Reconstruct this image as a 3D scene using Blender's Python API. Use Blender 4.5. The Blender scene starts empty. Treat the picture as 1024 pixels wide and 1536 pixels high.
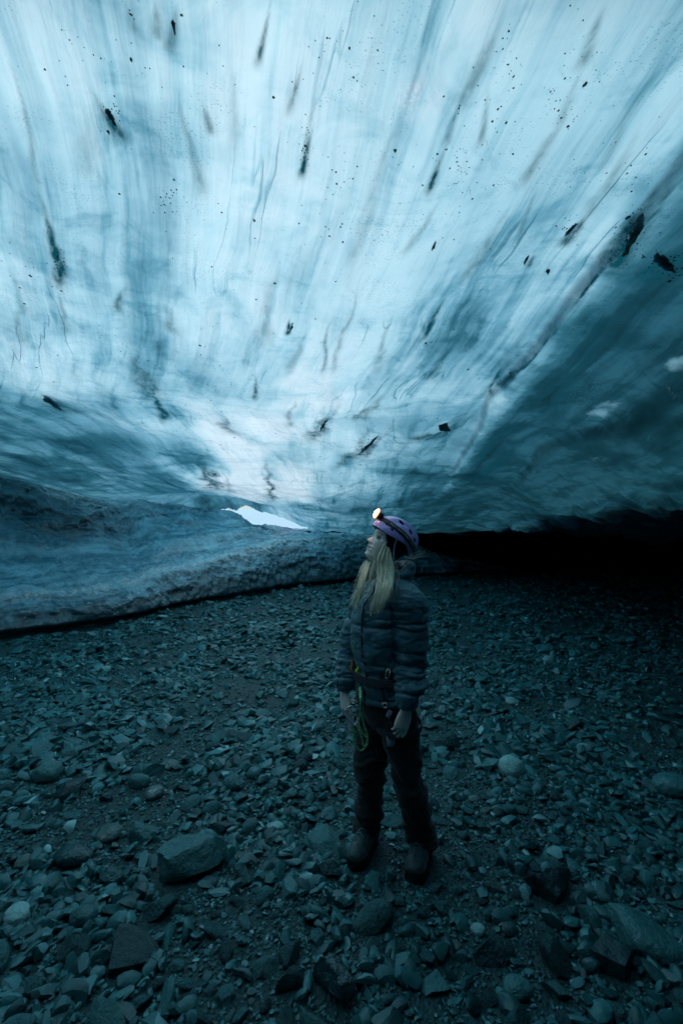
import bpy, bmesh, math, random
import numpy as np
from mathutils import Vector, Matrix, Quaternion
R = math.radians
rng = np.random.default_rng(7)
random.seed(7)
scene = bpy.context.scene
col = scene.collection

# ------------------------------------------------------------------ camera and the rays of the photo
PITCH = math.atan(37/683)
CH = 1.6
cam = bpy.data.cameras.new('camera'); cam_o = bpy.data.objects.new('camera', cam); col.objects.link(cam_o)
cam.sensor_fit = 'VERTICAL'; cam.sensor_height = 36; cam.lens = 683*36/1536
cam.clip_start = .05; cam.clip_end = 2000
cam_o.location = (0, 0, CH); cam_o.rotation_euler = (math.pi/2+PITCH, 0, 0)
scene.camera = cam_o
def ray(u, v):
    a = (u-512)/683; b = (768-v)/683
    c, s = math.cos(PITCH), math.sin(PITCH)
    return np.array([a, c-b*s, s+b*c])
def P(u, v, y):
    d = ray(u, v); t = y/d[1]
    return np.array([d[0]*t, y, CH+d[2]*t])
def on_floor(u, v, z=0.0):
    d = ray(u, v); t = (z-CH)/d[2]
    return np.array([d[0]*t, d[1]*t, z])

# ------------------------------------------------------------------ noise (vectorised)
def _h(ix, iy, iz, seed):
    n = (ix.astype(np.int64)*374761393 + iy.astype(np.int64)*668265263 + iz.astype(np.int64)*2147483647 + seed*1274126177) & 0xffffffff
    n = ((n ^ (n >> 13))*1274126177) & 0xffffffff
    n = ((n ^ (n >> 16))*2246822519) & 0xffffffff
    return ((n ^ (n >> 15)) & 0xffffff)/float(0xffffff)
def vnoise(x, y, z=None, seed=0):
    x = np.asarray(x, float); y = np.asarray(y, float)
    z = np.zeros_like(x) if z is None else np.asarray(z, float)
    ix, iy, iz = np.floor(x), np.floor(y), np.floor(z)
    fx, fy, fz = x-ix, y-iy, z-iz
    fx = fx*fx*fx*(fx*(fx*6-15)+10); fy = fy*fy*fy*(fy*(fy*6-15)+10); fz = fz*fz*fz*(fz*(fz*6-15)+10)
    ix = ix.astype(np.int64); iy = iy.astype(np.int64); iz = iz.astype(np.int64)
    flat = not np.any(fz)
    def L(k):
        a = _h(ix, iy, iz+k, seed); b = _h(ix+1, iy, iz+k, seed); c = _h(ix, iy+1, iz+k, seed); d = _h(ix+1, iy+1, iz+k, seed)
        return (a*(1-fx)+b*fx)*(1-fy)+(c*(1-fx)+d*fx)*fy
    r = L(0)
    if not flat: r = r*(1-fz)+L(1)*fz
    return r*2-1
def fbm(x, y, z=None, o=4, seed=0, gain=.5):
    s = 0; a = 1; f = 1; t = 0
    for k in range(o):
        s = s+a*vnoise(x*f+k*17.3, y*f-k*9.1, None if z is None else z*f, seed+k); t += a; a *= gain; f *= 2.03
    return s/t
def sst(a, b, x):
    t = np.clip((x-a)/(b-a), 0, 1); return t*t*(3-2*t)

# ------------------------------------------------------------------ object helpers
def tag(o, label=None, cat=None, group=None, kind=None):
    if label: o['label'] = label
    if cat: o['category'] = cat
    if group: o['group'] = group
    if kind: o['kind'] = kind
    return o
def mesh_np(name, V, F, mat=None, smooth=True):
    """V (n,3), F (m,3) or (m,4) arrays -> mesh"""
    V = np.asarray(V, np.float32); F = np.asarray(F, np.int32)
    me = bpy.data.meshes.new(name)
    k = F.shape[1]
    me.vertices.add(len(V)); me.vertices.foreach_set('co', V.ravel())
    me.loops.add(F.size); me.loops.foreach_set('vertex_index', F.ravel())
    me.polygons.add(len(F)); me.polygons.foreach_set('loop_start', np.arange(0, F.size, k, dtype=np.int32))
    me.polygons.foreach_set('use_smooth', np.full(len(F), smooth, bool))
    me.update(calc_edges=True)
    if mat: me.materials.append(mat)
    return me
def link(name, me, parent=None, loc=None):
    o = bpy.data.objects.new(name, me); col.objects.link(o)
    if parent: o.parent = parent
    if loc is not None: o.location = loc
    return o
def grid_faces(nu, nv, mask=None):
    i = np.arange(nu*nv).reshape(nu, nv)
    f = np.stack([i[:-1, :-1], i[1:, :-1], i[1:, 1:], i[:-1, 1:]], -1).reshape(-1, 4)
    if mask is not None: f = f[mask.reshape(-1)]
    return f
def fattr(me, name, vals):
    a = me.attributes.new(name, 'FLOAT', 'POINT'); a.data.foreach_set('value', np.asarray(vals, np.float32).ravel())
def vattr(me, name, vals):
    a = me.attributes.new(name, 'FLOAT_VECTOR', 'POINT'); a.data.foreach_set('vector', np.asarray(vals, np.float32).ravel())

# ------------------------------------------------------------------ material helper
class NT:
    def __init__(s, name):
        s.m = bpy.data.materials.new(name); s.m.use_nodes = True; s.t = s.m.node_tree; s.t.nodes.clear()
        s.out = s.n('ShaderNodeOutputMaterial')
    def n(s, ty, ins=None, **kw):
        nd = s.t.nodes.new(ty)
        for k, v in kw.items(): setattr(nd, k, v)
        for k, v in (ins or {}).items(): s.set(nd, k, v)
        return nd
    def set(s, nd, k, v):
        i = nd.inputs[k]
        if isinstance(v, bpy.types.NodeSocket): s.t.links.new(v, i)
        elif isinstance(v, bpy.types.Node): s.t.links.new(v.outputs[0], i)
        else:
            if isinstance(v, (tuple, list)) and len(v) == 3 and i.type == 'RGBA': v = (*v, 1)
            i.default_value = v
    def math(s, op, a, b=0.0, c=None, clamp=False):
        nd = s.n('ShaderNodeMath', operation=op, use_clamp=clamp); s.set(nd, 0, a); s.set(nd, 1, b)
        if c is not None: s.set(nd, 2, c)
        return nd.outputs[0]
    def noise(s, vec, scale, detail=4, rough=.55, dist=0.0):
        return s.n('ShaderNodeTexNoise', {'Vector': vec, 'Scale': scale, 'Detail': detail, 'Roughness': rough, 'Distortion': dist}).outputs[0]
    def ramp(s, f, a, b, c0=0.0, c1=1.0):
        return s.n('ShaderNodeMapRange', {0: f, 1: a, 2: b, 3: c0, 4: c1}, interpolation_type='SMOOTHSTEP').outputs[0]
    def mix(s, f, a, b, mode='MIX'):
        nd = s.n('ShaderNodeMix', data_type='RGBA', blend_type=mode)
        s.set(nd, 0, f); s.set(nd, 6, a); s.set(nd, 7, b); return nd.outputs[2]
    def vmul(s, vec, v):
        nd = s.n('ShaderNodeVectorMath', operation='MULTIPLY'); s.set(nd, 0, vec); s.set(nd, 1, v); return nd.outputs[0]
    def vadd(s, vec, v):
        nd = s.n('ShaderNodeVectorMath', operation='ADD'); s.set(nd, 0, vec); s.set(nd, 1, v); return nd.outputs[0]
    def bump(s, h, strength, dist, normal=None):
        d = {'Height': h, 'Strength': strength, 'Distance': dist}
        if normal is not None: d['Normal'] = normal
        return s.n('ShaderNodeBump', d).outputs[0]
    def obj(s): return s.n('ShaderNodeTexCoord').outputs['Object']
    def attr(s, name, out='Fac'): return s.n('ShaderNodeAttribute', attribute_name=name).outputs[out]
    def done(s, sh): s.t.links.new(sh.outputs[0] if isinstance(sh, bpy.types.Node) else sh, s.out.inputs[0]); return s.m
def simple(name, c, rough=.6, metal=0.0, spec=.5, bump=None, var=.25, scale=30, sheen=0.0, coat=0.0):
    t = NT(name); ob = t.obj()
    nz = t.noise(ob, scale, 4)
    c2 = tuple(x*(1-var) for x in c); c3 = tuple(min(1, x*(1+var)) for x in c)
    ins = {'Base Color': t.mix(nz, c2, c3), 'Roughness': rough, 'Metallic': metal, 'Specular IOR Level': spec}
    if bump: ins['Normal'] = t.bump(t.noise(ob, bump[0], 4), bump[1], bump[2])
    if sheen: ins['Sheen Weight'] = sheen; ins['Sheen Roughness'] = .5
    if coat: ins['Coat Weight'] = coat
    return t.done(t.n('ShaderNodeBsdfPrincipled', ins))

# ------------------------------------------------------------------ CAVE CEILING
def flow(x, y):
    """streamlines of the melt flutes: fan out to the left with distance"""
    k = .15; yy = np.clip(y, -2, 5)
    return (x-1.5)*np.exp(-k*yy) + 1.5
OX, OY = -3.6, 15.0
def ceil_h(x, y):
    yc = np.clip(y, -2, 30)
    h0 = 1.78-.095*yc+.03*np.clip(-x, 0, 9)
    h0 = np.maximum(h0, .05)
    edge0 = 1.35+.09*np.clip(y, 0, 12); edge1 = 3.6+.22*np.clip(y, 0, 12)
    s = sst(edge0, edge1, x)
    hr = .012*y+.10*fbm(x*.45, y*.25, o=3, seed=55)
    h = h0*(1-s)+hr*s
    h = h+1.2*np.exp(-((x-OX)/1.75)**2)*np.exp(-((y-OY)/(2.9))**2)
    h = h-.35*sst(-3.2, -6.5, x)*sst(1.0, 5, y)*sst(8.5, 5.5, y)*.6
    h = h-3.6*sst(-2.2, -4.2, y)-3.6*sst(9.8, 12.5, -x)*(y < 12)-.0
    h = h-3.4*sst(13.5, 15.8, x)-3.4*sst(22.5, 25.5, y)
    return h
def ceil_relief(x, y, X):
    w = fbm(x*.6, y*.6, o=3, seed=5)
    fl = fbm((X+w*.15)*3.4, y*.42+w, o=4, seed=11)
    ridge = 1-np.abs(fbm((X+w*.1)*1.7, y*.22, o=3, seed=21))*2
    sc = fbm(X*1.5+w*.4, y*.55, o=4, seed=31)
    sc2 = fbm(x*6, y*4, o=3, seed=41)
    near = sst(0, 6, y)
    r = .018*fl+.004*fbm(X*9, y*.8, o=3, seed=43)+.05*np.clip(ridge, -1, 1)*(.3+.9*near)+.10*sc*(.25+.9*near)+.006*sc2
    xr = x-(1.42+.02*y+.10*np.clip(y-5, 0, 9))+.10*fbm(x*1.3, y*.9, o=4, seed=56)
    r = r-.065*sst(0, .05, xr)*sst(.9, .15, xr)*sst(.8, 2.2, y)*sst(11, 6, y)      # the long fold
    xf = xr-1.0+.25*fbm(x*.8, y*.5, o=3, seed=57)
    r = r-.10*sst(0, .12, xf)*sst(1.1, .2, xf)*sst(10, 6, y)
    cr = 1-np.abs(fbm(x*1.5+.5*w, y*1.1, o=4, seed=58))*2.4
    r = r-.14*np.clip(cr, 0, 1)**2*sst(1.9, 3.2, x-.15*y)
    rough = sst(2.6, 4.6, x-.15*y)      # broken, scalloped ice along the dark side
    r = r+rough*(.24*fbm(x*1.1, y*1.6, o=5, seed=51)+.18*np.abs(fbm(x*3, y*4, o=4, seed=52, gain=.6)))
    # one long crease separates the thin roof from the thick ice on the right
    return r
def ceil_z(x, y):
    x = np.asarray(x, float); y = np.asarray(y, float)
    return CH+ceil_h(x, y)+ceil_relief(x, y, flow(x, y))
def ceil_hit(u, v):
    d = ray(u, v); t = np.linspace(.5, 30, 3000)
    x, y, z = d[0]*t, d[1]*t, CH+d[2]*t
    b = z > ceil_z(x, y)
    i = int(np.argmax(b)) if b.any() else len(t)-1
    return np.array([x[i], y[i], float(ceil_z(x[i], y[i]))])

def axis(n0, lo, hi, c, k):
    """sample positions closest together around c"""
    t = np.linspace(-1, 1, n0); s = np.sinh(k*t)/math.sinh(k)
    return np.where(s < 0, c+s*(c-lo), c+s*(hi-c))
xs = axis(900, -16, 16.2, 0, 3.3); ys = axis(1150, -4.4, 26, 1.3, 2.9)
ys = ys[ys > -4.4001]
GX, GY = np.meshgrid(xs, ys, indexing='ij')
GU = flow(GX, GY)
CZ = CH+ceil_h(GX, GY)+ceil_relief(GX, GY, GU)
# silt inclusions in the ice, each a lens stretched along the flow; measured from the photo
STREAKS = [(22,95,60,280,10,.35),(60,280,90,430,18,.9),(88,420,98,500,10,.4),(478,120,446,268,9,.35),(470,190,450,265,13,.85),
 (690,150,668,215,12,.5),(672,205,642,290,11,.95),(765,0,690,160,22,.42),(915,0,870,100,20,.5),(875,95,835,190,14,.38),(660,300,600,380,16,.3),
 (1024,225,900,400,12,.55),(960,345,860,460,9,.95),(885,440,740,580,14,.9),(1024,260,960,345,12,.7),(1000,300,930,400,16,.5),(900,500,820,620,26,.4),(972,290,920,410,48,.85),(1024,360,965,425,60,.75),(872,318,840,368,26,.8),(150,140,186,212,30,.75),(263,10,256,72,18,.6),(590,643,515,697,22,.7),(512,614,462,662,22,.6),(700,622,635,662,40,.7),(50,590,100,620,36,.7),(668,445,632,510,13,.85),(760,310,700,420,22,.4),(865,140,780,280,22,.4),(960,190,870,330,25,.35),
 (810,260,770,370,10,.4),(270,140,300,290,18,.42),(305,150,320,200,14,.5),(402,0,387,95,6,.7),(452,90,436,170,6,.5),(640,30,520,420,20,.2),
 (225,560,246,632,13,.95),(200,520,235,600,26,.55),(190,430,178,470,18,.6),(250,460,262,500,16,.45),(300,675,322,735,26,.75),(335,700,345,740,16,.4),
 (402,690,407,752,16,.75),(572,588,536,632,20,.5),(495,475,484,560,10,.5),(440,600,430,640,14,.4),(750,545,735,592,8,.9),(330,620,345,650,18,.6),
 (437,478,432,502,8,.9),(800,380,790,400,8,.8),(650,740,760,640,18,.4),(820,560,900,470,30,.35),(820,640,700,720,22,.55),(560,640,520,690,20,.45),
 (60,590,100,610,30,.5),(0,650,140,720,16,.6),(0,600,170,680,10,.35),(130,690,330,752,12,.65),(380,560,384,600,8,.7),(420,380,395,520,26,.25),(150,150,120,260,30,.18),
 (10,380,40,520,18,.3),(540,420,500,560,12,.35),(590,470,560,560,14,.35),(610,540,650,470,10,.3),(730,130,720,215,10,.5),(1000,80,900,250,16,.25),(700,480,640,570,16,.4),
 (800,480,720,600,20,.35),(175,655,280,730,16,.4),(460,500,430,560,18,.3),(350,90,352,240,20,.2),(235,0,240,60,18,.45),(190,0,205,50,16,.35)]
silt = np.zeros_like(GX)
wob = fbm(GX*5, GY*3, o=3, seed=61)
for u1, v1, u2, v2, w, dk in STREAKS:
    a = ceil_hit(u1, v1); b = ceil_hit(u2, v2); m = ceil_hit((u1+u2)/2+w/2, (v1+v2)/2); m0 = ceil_hit((u1+u2)/2-w/2, (v1+v2)/2)
    wid = max(.012, abs(m[0]-m0[0])*.5)
    d = b[:2]-a[:2]; L = np.hypot(*d)+1e-6; d = d/L
    sel = (GX > min(a[0], b[0])-4*wid-.3) & (GX < max(a[0], b[0])+4*wid+.3) & (GY > min(a[1], b[1])-L*.3) & (GY < max(a[1], b[1])+L*.3)
    rx = GX[sel]-a[0]; ry = GY[sel]-a[1]
    t = (rx*d[0]+ry*d[1])/L; q = (-rx*d[1]+ry*d[0])/wid+wob[sel]*1.3
    prof = sst(-.2, .5, t)*sst(1.15, .8, t)
    val = dk*np.exp(-(q/(.25+.9*np.clip(t, 0, 1)))**2)*prof
    silt[sel] = np.maximum(silt[sel], val)
SILT = silt
cut = ~((GX > OX-4.2) & (GX < OX+2.3) & (GY > 16.9+.5*fbm(GX*1.5, GY*0, o=4, seed=33)))
fm = cut[:-1, :-1]
F = grid_faces(*GX.shape, mask=fm)
F = F[:, ::-1]
def reg(pts, rad):
    o = np.zeros_like(GX)
    for (u, v, ru, rv, st) in pts:
        c = ceil_hit(u, v); a_ = ceil_hit(u+ru, v); b_ = ceil_hit(u, v-rv)
        sx = abs(a_[0]-c[0])+.02; sy = np.hypot(*(b_-c)[:2])+.02
        q = ((GX-c[0])/sx)**2+((GY-c[1])/sy)**2
        o = np.maximum(o, st*np.exp(-q))
    return o
nA = fbm(GU*.9, GY*.30, o=4, seed=111); nB = fbm(GX*1.5, GY*1.0, o=5, seed=112, gain=.6)
# daylight lost in thick ice (right, far end, far left) put into the colour
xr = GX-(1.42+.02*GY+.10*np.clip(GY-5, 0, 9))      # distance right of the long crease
roof_shade = .26*sst(-1.3, -.1, xr+nA*.7)+.40*sst(-.02, .10, xr+nB*.18+nA*.10)+.58*sst(.06, .65, xr+nA*.45+nB*.1)+sst(0, .3, xr)*(nA*.5+nB*.35)
roof_shade = roof_shade-.35*np.exp(-((xr-.10+nB*.1)/.10)**2)*sst(2, 4, GY)
roof_shade = roof_shade+.95*sst(7, 13, GY+1.3*np.clip(GX+.4, -6, 2)*1.3+nA*3)*sst(-2.0, .2, GX+nA)
roof_shade = roof_shade+1.0*sst(-2.2, -4.4, GX-.10*(GY-5)+nA*1.1+nB*.3)*sst(2.2, 5.0, GY)
roof_shade = roof_shade+reg([(215,500,40,60,.45),(235,600,30,40,.6),(300,690,34,30,.8),(190,600,60,30,.3),(405,720,18,30,.7),(250,560,120,40,.25),(690,520,50,60,.35),(840,470,60,40,.35),(160,660,90,25,.5),(60,620,60,25,.5),(560,600,30,40,.3),(600,60,30,60,.15),(440,680,30,20,.2),(640,760,80,25,.4)], 0)*(1+nB)
roof_shade = roof_shade-reg([(380,735,80,26,1.5),(365,690,36,45,.9),(440,720,50,30,.5),(470,600,80,60,.35),(400,640,50,40,.4),(380,250,90,160,.25),(690,60,60,120,.2),(60,200,60,160,.1)], 0)  # glow round the gap and other bright areas, painted in as paler ice
roof_shade = np.clip(roof_shade+nB*.12+nA*.10, -.6, 1.5)
frost_glow = reg([(915,610,42,26,1),(965,630,46,12,.9),(1008,545,26,22,1),(1000,585,60,14,.9),(835,582,34,20,.35),(905,690,60,16,.4)], 0)*np.clip(.75+nB*2.2, 0, 1.4)  # pale frosted patches; daylight leaking through is painted into them
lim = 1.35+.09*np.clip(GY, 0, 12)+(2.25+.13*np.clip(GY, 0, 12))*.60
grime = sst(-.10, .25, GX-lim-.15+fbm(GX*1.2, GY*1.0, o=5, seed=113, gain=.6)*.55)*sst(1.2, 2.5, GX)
me = mesh_np('cave_ceiling', np.stack([GX, GY, CZ], -1).reshape(-1, 3), F)
fattr(me, 'silt', silt); fattr(me, 'roof_shade', roof_shade); fattr(me, 'frost_glow', frost_glow); fattr(me, 'grime', grime)
vattr(me, 'flow', np.stack([GU, GY, np.zeros_like(GX)], -1).reshape(-1, 3))

def ice_roof_mat():
    t = NT('glacier_ice_roof')
    fl = t.attr('flow', 'Vector'); ob = t.obj(); silt = t.attr('silt')
    warp = t.n('ShaderNodeTexNoise', {'Vector': ob, 'Scale': 1.1, 'Detail': 5.0}).outputs['Color']
    wv = t.vadd(fl, t.vmul(t.vadd(warp, (-.5, -.5, -.5)), (.11, .6, .2)))
    s0 = t.noise(t.vmul(wv, (3.0, .20, 1)), 1.0, 5, .6)         # broad soft bands
    s1 = t.noise(t.vmul(wv, (10, .45, 1)), 1.0, 6, .6)
    s2 = t.noise(t.vmul(wv, (34, 1.3, 1)), 1.0, 6, .62)
    cl = t.noise(ob, .8, 6, .6, .6)                              # cloudy bubbles against clear ice
    cl2 = t.noise(ob, 3.2, 6, .6, 1.0)
    dn = t.math('ADD', t.ramp(s0, .46, .72, -.06, .44), t.ramp(s1, .48, .72, 0, .42))
    dn = t.math('ADD', dn, t.ramp(s2, .55, .78, 0, .12))
    dn = t.math('ADD', dn, t.ramp(cl, .44, .66, -.08, .34))
    dn = t.math('ADD', dn, t.ramp(cl2, .52, .70, 0, .22))
    ln = t.ramp(t.math('ABSOLUTE', t.math('SUBTRACT', t.noise(t.vmul(wv, (5.5, .35, 1)), 1.0, 3, .5), .5)), .012, .0)    # hairline creases
    lnm = t.math('MULTIPLY', ln, t.ramp(t.noise(t.vmul(wv, (1.6, .7, 1)), 1.0, 4), .50, .62))
    lnm = t.math('MULTIPLY', lnm, t.ramp(t.attr('roof_shade'), .75, .45))
    dn = t.math('ADD', dn, t.math('MULTIPLY', lnm, .38))
    dn = t.math('ADD', dn, t.ramp(t.noise(ob, 9, 6, .68, .4), .52, .72, 0, .12))
    dn = t.math('ADD', dn, t.attr('roof_shade'))
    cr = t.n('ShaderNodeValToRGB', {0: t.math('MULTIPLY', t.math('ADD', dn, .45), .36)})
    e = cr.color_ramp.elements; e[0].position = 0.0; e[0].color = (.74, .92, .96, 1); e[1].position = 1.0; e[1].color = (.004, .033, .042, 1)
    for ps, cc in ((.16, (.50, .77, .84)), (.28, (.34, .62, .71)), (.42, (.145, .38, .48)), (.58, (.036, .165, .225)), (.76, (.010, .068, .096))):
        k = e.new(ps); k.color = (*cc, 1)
    c = cr.outputs[0]
    edge = t.noise(t.vmul(wv, (26, 8, 8)), 1.0, 6, .7)
    sl = t.math('MULTIPLY', silt, t.ramp(edge, .30, .62, .45, 1.2), clamp=True)
    c = t.mix(t.math('MULTIPLY', sl, 1.2, clamp=True), c, (.004, .070, .095))
    vr = t.n('ShaderNodeTexVoronoi', {'Vector': t.vmul(fl, (1, .8, 1)), 'Scale': 30.0}).outputs['Distance']
    spm = t.math('MULTIPLY', t.ramp(vr, .10, .06), t.ramp(t.noise(t.vmul(wv, (2.4, .7, 1)), 1.0, 3), .58, .68))
    c = t.mix(t.math('MULTIPLY', spm, .5), c, (.02, .10, .14))
    vr2 = t.n('ShaderNodeTexVoronoi', {'Vector': t.vmul(fl, (1, .6, 1)), 'Scale': 85.0}).outputs['Distance']
    spm2 = t.math('MULTIPLY', t.ramp(vr2, .22, .12), t.ramp(t.noise(t.vmul(wv, (4.5, .8, 1)), 1.0, 4), .57, .64))
    c = t.mix(t.math('MULTIPLY', spm2, .55), c, (.10, .30, .38))
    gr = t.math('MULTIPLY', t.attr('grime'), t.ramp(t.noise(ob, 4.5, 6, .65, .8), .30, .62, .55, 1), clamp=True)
    fro_glow = t.math('MULTIPLY', t.ramp(t.math('ADD', t.attr('frost_glow'), t.math('MULTIPLY', t.math('SUBTRACT', t.noise(t.vmul(ob, (1.7, 1.3, 3)), 1.6, 7, .66, .8), .5), 2.2)), .40, 1.0), t.ramp(t.attr('frost_glow'), .03, .3))
    c = t.mix(gr, c, t.mix(t.ramp(t.noise(t.vmul(ob, (1, 1, 2)), 3.0, 7, .72, 1.4), .52, .66), (.003, .014, .017), (.010, .075, .10))); c = t.mix(fro_glow, c, (.20, .45, .56))
    drops = t.n('ShaderNodeTexVoronoi', {'Vector': ob, 'Scale': 70.0}).outputs['Distance']
    dm = t.math('MULTIPLY', t.ramp(drops, .32, .08), t.ramp(t.noise(ob, 2.2, 4), .52, .64))
    hh = t.math('ADD', t.math('MULTIPLY', s0, .9), t.math('MULTIPLY', s1, .22))
    hh = t.math('SUBTRACT', hh, t.math('MULTIPLY', lnm, .12))
    hh = t.math('ADD', hh, t.math('MULTIPLY', cl2, .22))
    nrm = t.bump(hh, .55, .09)
    gb = t.bump(t.noise(ob, 13, 6, .65, .5), t.math('ADD', .14, t.math('MULTIPLY', t.attr('grime'), .86)), .07, nrm)
    nrm2 = t.bump(dm, .6, .012, gb)
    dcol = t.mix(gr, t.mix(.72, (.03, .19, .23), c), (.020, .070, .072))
    dcol = t.mix(fro_glow, dcol, (.62, .82, .90))
    tr = t.n('ShaderNodeBsdfTranslucent', {'Color': c, 'Normal': nrm})
    df = t.n('ShaderNodeBsdfDiffuse', {'Color': dcol, 'Normal': nrm2})
    m1 = t.n('ShaderNodeMixShader', {0: t.math('ADD', .22, t.math('MULTIPLY', fro_glow, .15)), 1: tr, 2: df})
    gl = t.n('ShaderNodeBsdfGlossy', {'Color': (.70, .92, 1), 'Roughness': t.ramp(cl2, .3, .7, .07, .24), 'Normal': nrm2})
    fr = t.n('ShaderNodeFresnel', {'IOR': 1.31, 'Normal': nrm2})
    return t.done(t.n('ShaderNodeMixShader', {0: fr, 1: m1, 2: gl}))
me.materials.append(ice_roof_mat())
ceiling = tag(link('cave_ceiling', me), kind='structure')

# ------------------------------------------------------------------ unseen slab added above the roof: keeps daylight off its dark parts
oxs = np.linspace(-15.5, 15.8, 240); oys = np.linspace(-4.2, 25.5, 220)
AX, AY = np.meshgrid(oxs, oys, indexing='ij')
n1 = fbm(AX*.5, AY*.35, o=4, seed=71)
dcov = np.maximum.reduce([
    AX-(3.0+.13*np.clip(AY, 0, 12))+n1*.45,
    (.42-AY)+n1*.3,
    -(AX+7.6)+n1*.9 - 9*(AY > 12.5),
    np.where(np.abs(AX-OX) < 4.6, -9, AY-17.2),
])
gap = np.clip(1.0-.9*dcov, .05, 1.0)
lo = ceil_h(AX, AY)+CH+.22+gap*.7
hi = np.maximum(lo+.8, 5.0+.5*n1)
mk = (dcov > 0)
fmk = mk[:-1, :-1] & mk[1:, :-1] & mk[1:, 1:] & mk[:-1, 1:]
Fb = grid_faces(*AX.shape, mask=fmk)
nV = AX.size
ed = {}
for f in Fb:
    for i in range(4):
        e = (int(f[i]), int(f[(i+1) % 4]))
        if (e[1], e[0]) in ed: ed.pop((e[1], e[0]))
        else: ed[e] = 1
side = np.array([[a, b, b+nV, a+nV] for a, b in ed])
V = np.concatenate([np.stack([AX, AY, lo], -1).reshape(-1, 3), np.stack([AX, AY, hi], -1).reshape(-1, 3)])
Fo = np.concatenate([Fb, Fb[:, ::-1]+nV, side[:, ::-1]])
used = np.unique(Fo); remap = np.zeros(2*nV, int); remap[used] = np.arange(len(used))
blocker_m = simple('blocker_grit', (.035, .05, .055), .9, bump=(8, .6, .05))
tag(link('roof_blocker', mesh_np('roof_blocker', V[used], remap[Fo], blocker_m)), kind='structure')

# ------------------------------------------------------------------ ICE BANK along the left and the far side
BASE = [(-13, -4.6), (-10.2, 0.2), (-8.2, 3.2), (-5.2, 6.96), (-4.2, 8.3), (-3.3, 11.0), (-1.55, 14.2), (.6, 16.6), (2.5, 17.6), (4.4, 18.8), (8, 21.5)]
def zrow(v, y): return float(P(512, v, y)[2])
PROF = [ # (offset, height) beyond the foot
 [(0, -.1), (.10, .30), (.35, .45), (1.3, .8), (2.4, 2.8), (5, 4.6)],
 [(0, -.1), (.10, .30), (.35, .45), (1.3, .8), (2.4, 2.8), (5, 4.6)],
 [(0, -.1), (.10, .33), (.35, .48), (1.3, .85), (2.4, 2.8), (5, 4.6)],
 [(0, -.1), (.10, .34), (.35, zrow(907, 7.25)), (1.4, zrow(852, 8.1)), (2.3, zrow(712, 8.8)), (5, 4.6)],
 [(0, -.1), (.10, .36), (.35, zrow(888, 8.6)), (1.5, zrow(834, 9.5)), (2.5, zrow(745, 10.3)), (5, 4.2)],
 [(0, -.1), (.10, .50), (.40, zrow(850, 11.3)), (1.5, zrow(815, 12.1)), (2.1, zrow(764, 12.6)), (5, 2.6)],
 [(0, -.1), (.12, .85), (.50, zrow(811, 14.6)), (1.5, zrow(800, 15.2)), (2.0, zrow(786, 15.6)), (5, 1.7)],
 [(0, -.1), (.15, 1.0), (.50, zrow(802, 16.9)), (1.5, zrow(797, 17.5)), (2.2, 1.85), (5, 2.0)],
 [(0, -.1), (.15, .8), (.60, zrow(806, 18.0)), (1.5, 1.6), (2.4, 1.7), (5, 1.9)],
 [(0, -.1), (.2, .45), (.6, .85), (1.5, 1.0), (2.4, 1.0), (5, 1.0)],
 [(0, -.2), (.2, .05), (.6, .12), (1.5, .15), (2.4, .2), (5, .2)]]
B = np.array(BASE, float); NR = np.zeros_like(B)
for i in range(len(B)):
    a = B[max(i-1, 0)]; b = B[min(i+1, len(B)-1)]; d = (b-a)/np.hypot(*(b-a)); NR[i] = (-d[1], d[0])
Ls = np.concatenate([[0], np.cumsum(np.hypot(*(B[1:]-B[:-1]).T))])
def bank(s, q):
    """s arc length, q offset -> base point, height (arrays)"""
    bx = np.interp(s, Ls, B[:, 0]); by = np.interp(s, Ls, B[:, 1]); nx = np.interp(s, Ls, NR[:, 0]); ny = np.interp(s, Ls, NR[:, 1])
    hs = np.stack([np.interp(q[0], [p[0] for p in pr], [p[1] for p in pr]) for pr in PROF])   # (stations, q)
    H = np.zeros_like(s)
    for j in range(q.shape[1]): H[:, j] = np.interp(s[:, j], Ls, hs[:, j])
    nn = np.hypot(nx, ny); return bx, by, nx/nn, ny/nn, H
ss = np.interp(np.linspace(0, 1, 1500), [0, .12, .85, 1], [0, 6, 24, Ls[-1]])
qq = np.concatenate([np.linspace(0, .5, 70), np.linspace(.51, 2.6, 150), np.linspace(2.65, 5, 30)])
S_, Q_ = np.meshgrid(ss, qq, indexing='ij')
bx, by, nx, ny, H = bank(S_, Q_)
# soften the profile corners
K = np.array([1, 4, 6, 4, 1])/16
def blur1(A, ax, it):
    for _ in range(it):
        Pd = np.concatenate([np.take(A, [0, 0], ax), A, np.take(A, [-1, -1], ax)], ax)
        A = sum(K[k]*np.take(Pd, range(k, k+A.shape[ax]), ax) for k in range(5))
    return A
H = blur1(blur1(H, 1, 4), 0, 30)
Px = bx+nx*Q_; Py = by+ny*Q_
face = sst(.0, .08, Q_)*sst(.95, .35, Q_)
body = sst(.1, .5, Q_)
wall = sst(1.35, 1.9, Q_)
nz = fbm(S_*.8, H*2, o=4, seed=81)
foot = .28*fbm(S_*.5, Q_*0, o=5, seed=85)+.06*fbm(S_*4, Q_*0, o=3, seed=86)     # wavy, undercut foot
under = .35*sst(.16, .0, H)*sst(.3, .05, Q_)
push = under+foot*sst(1.2, .2, Q_) + face*(.07*fbm(S_*7, H*9, o=3, seed=94)+.13*fbm(S_*2.2, H*3.5, o=5, seed=82, gain=.55)) + wall*(.35*nz+.12*fbm(S_*2.2, H*3.5, o=5, seed=83, gain=.6))
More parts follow.
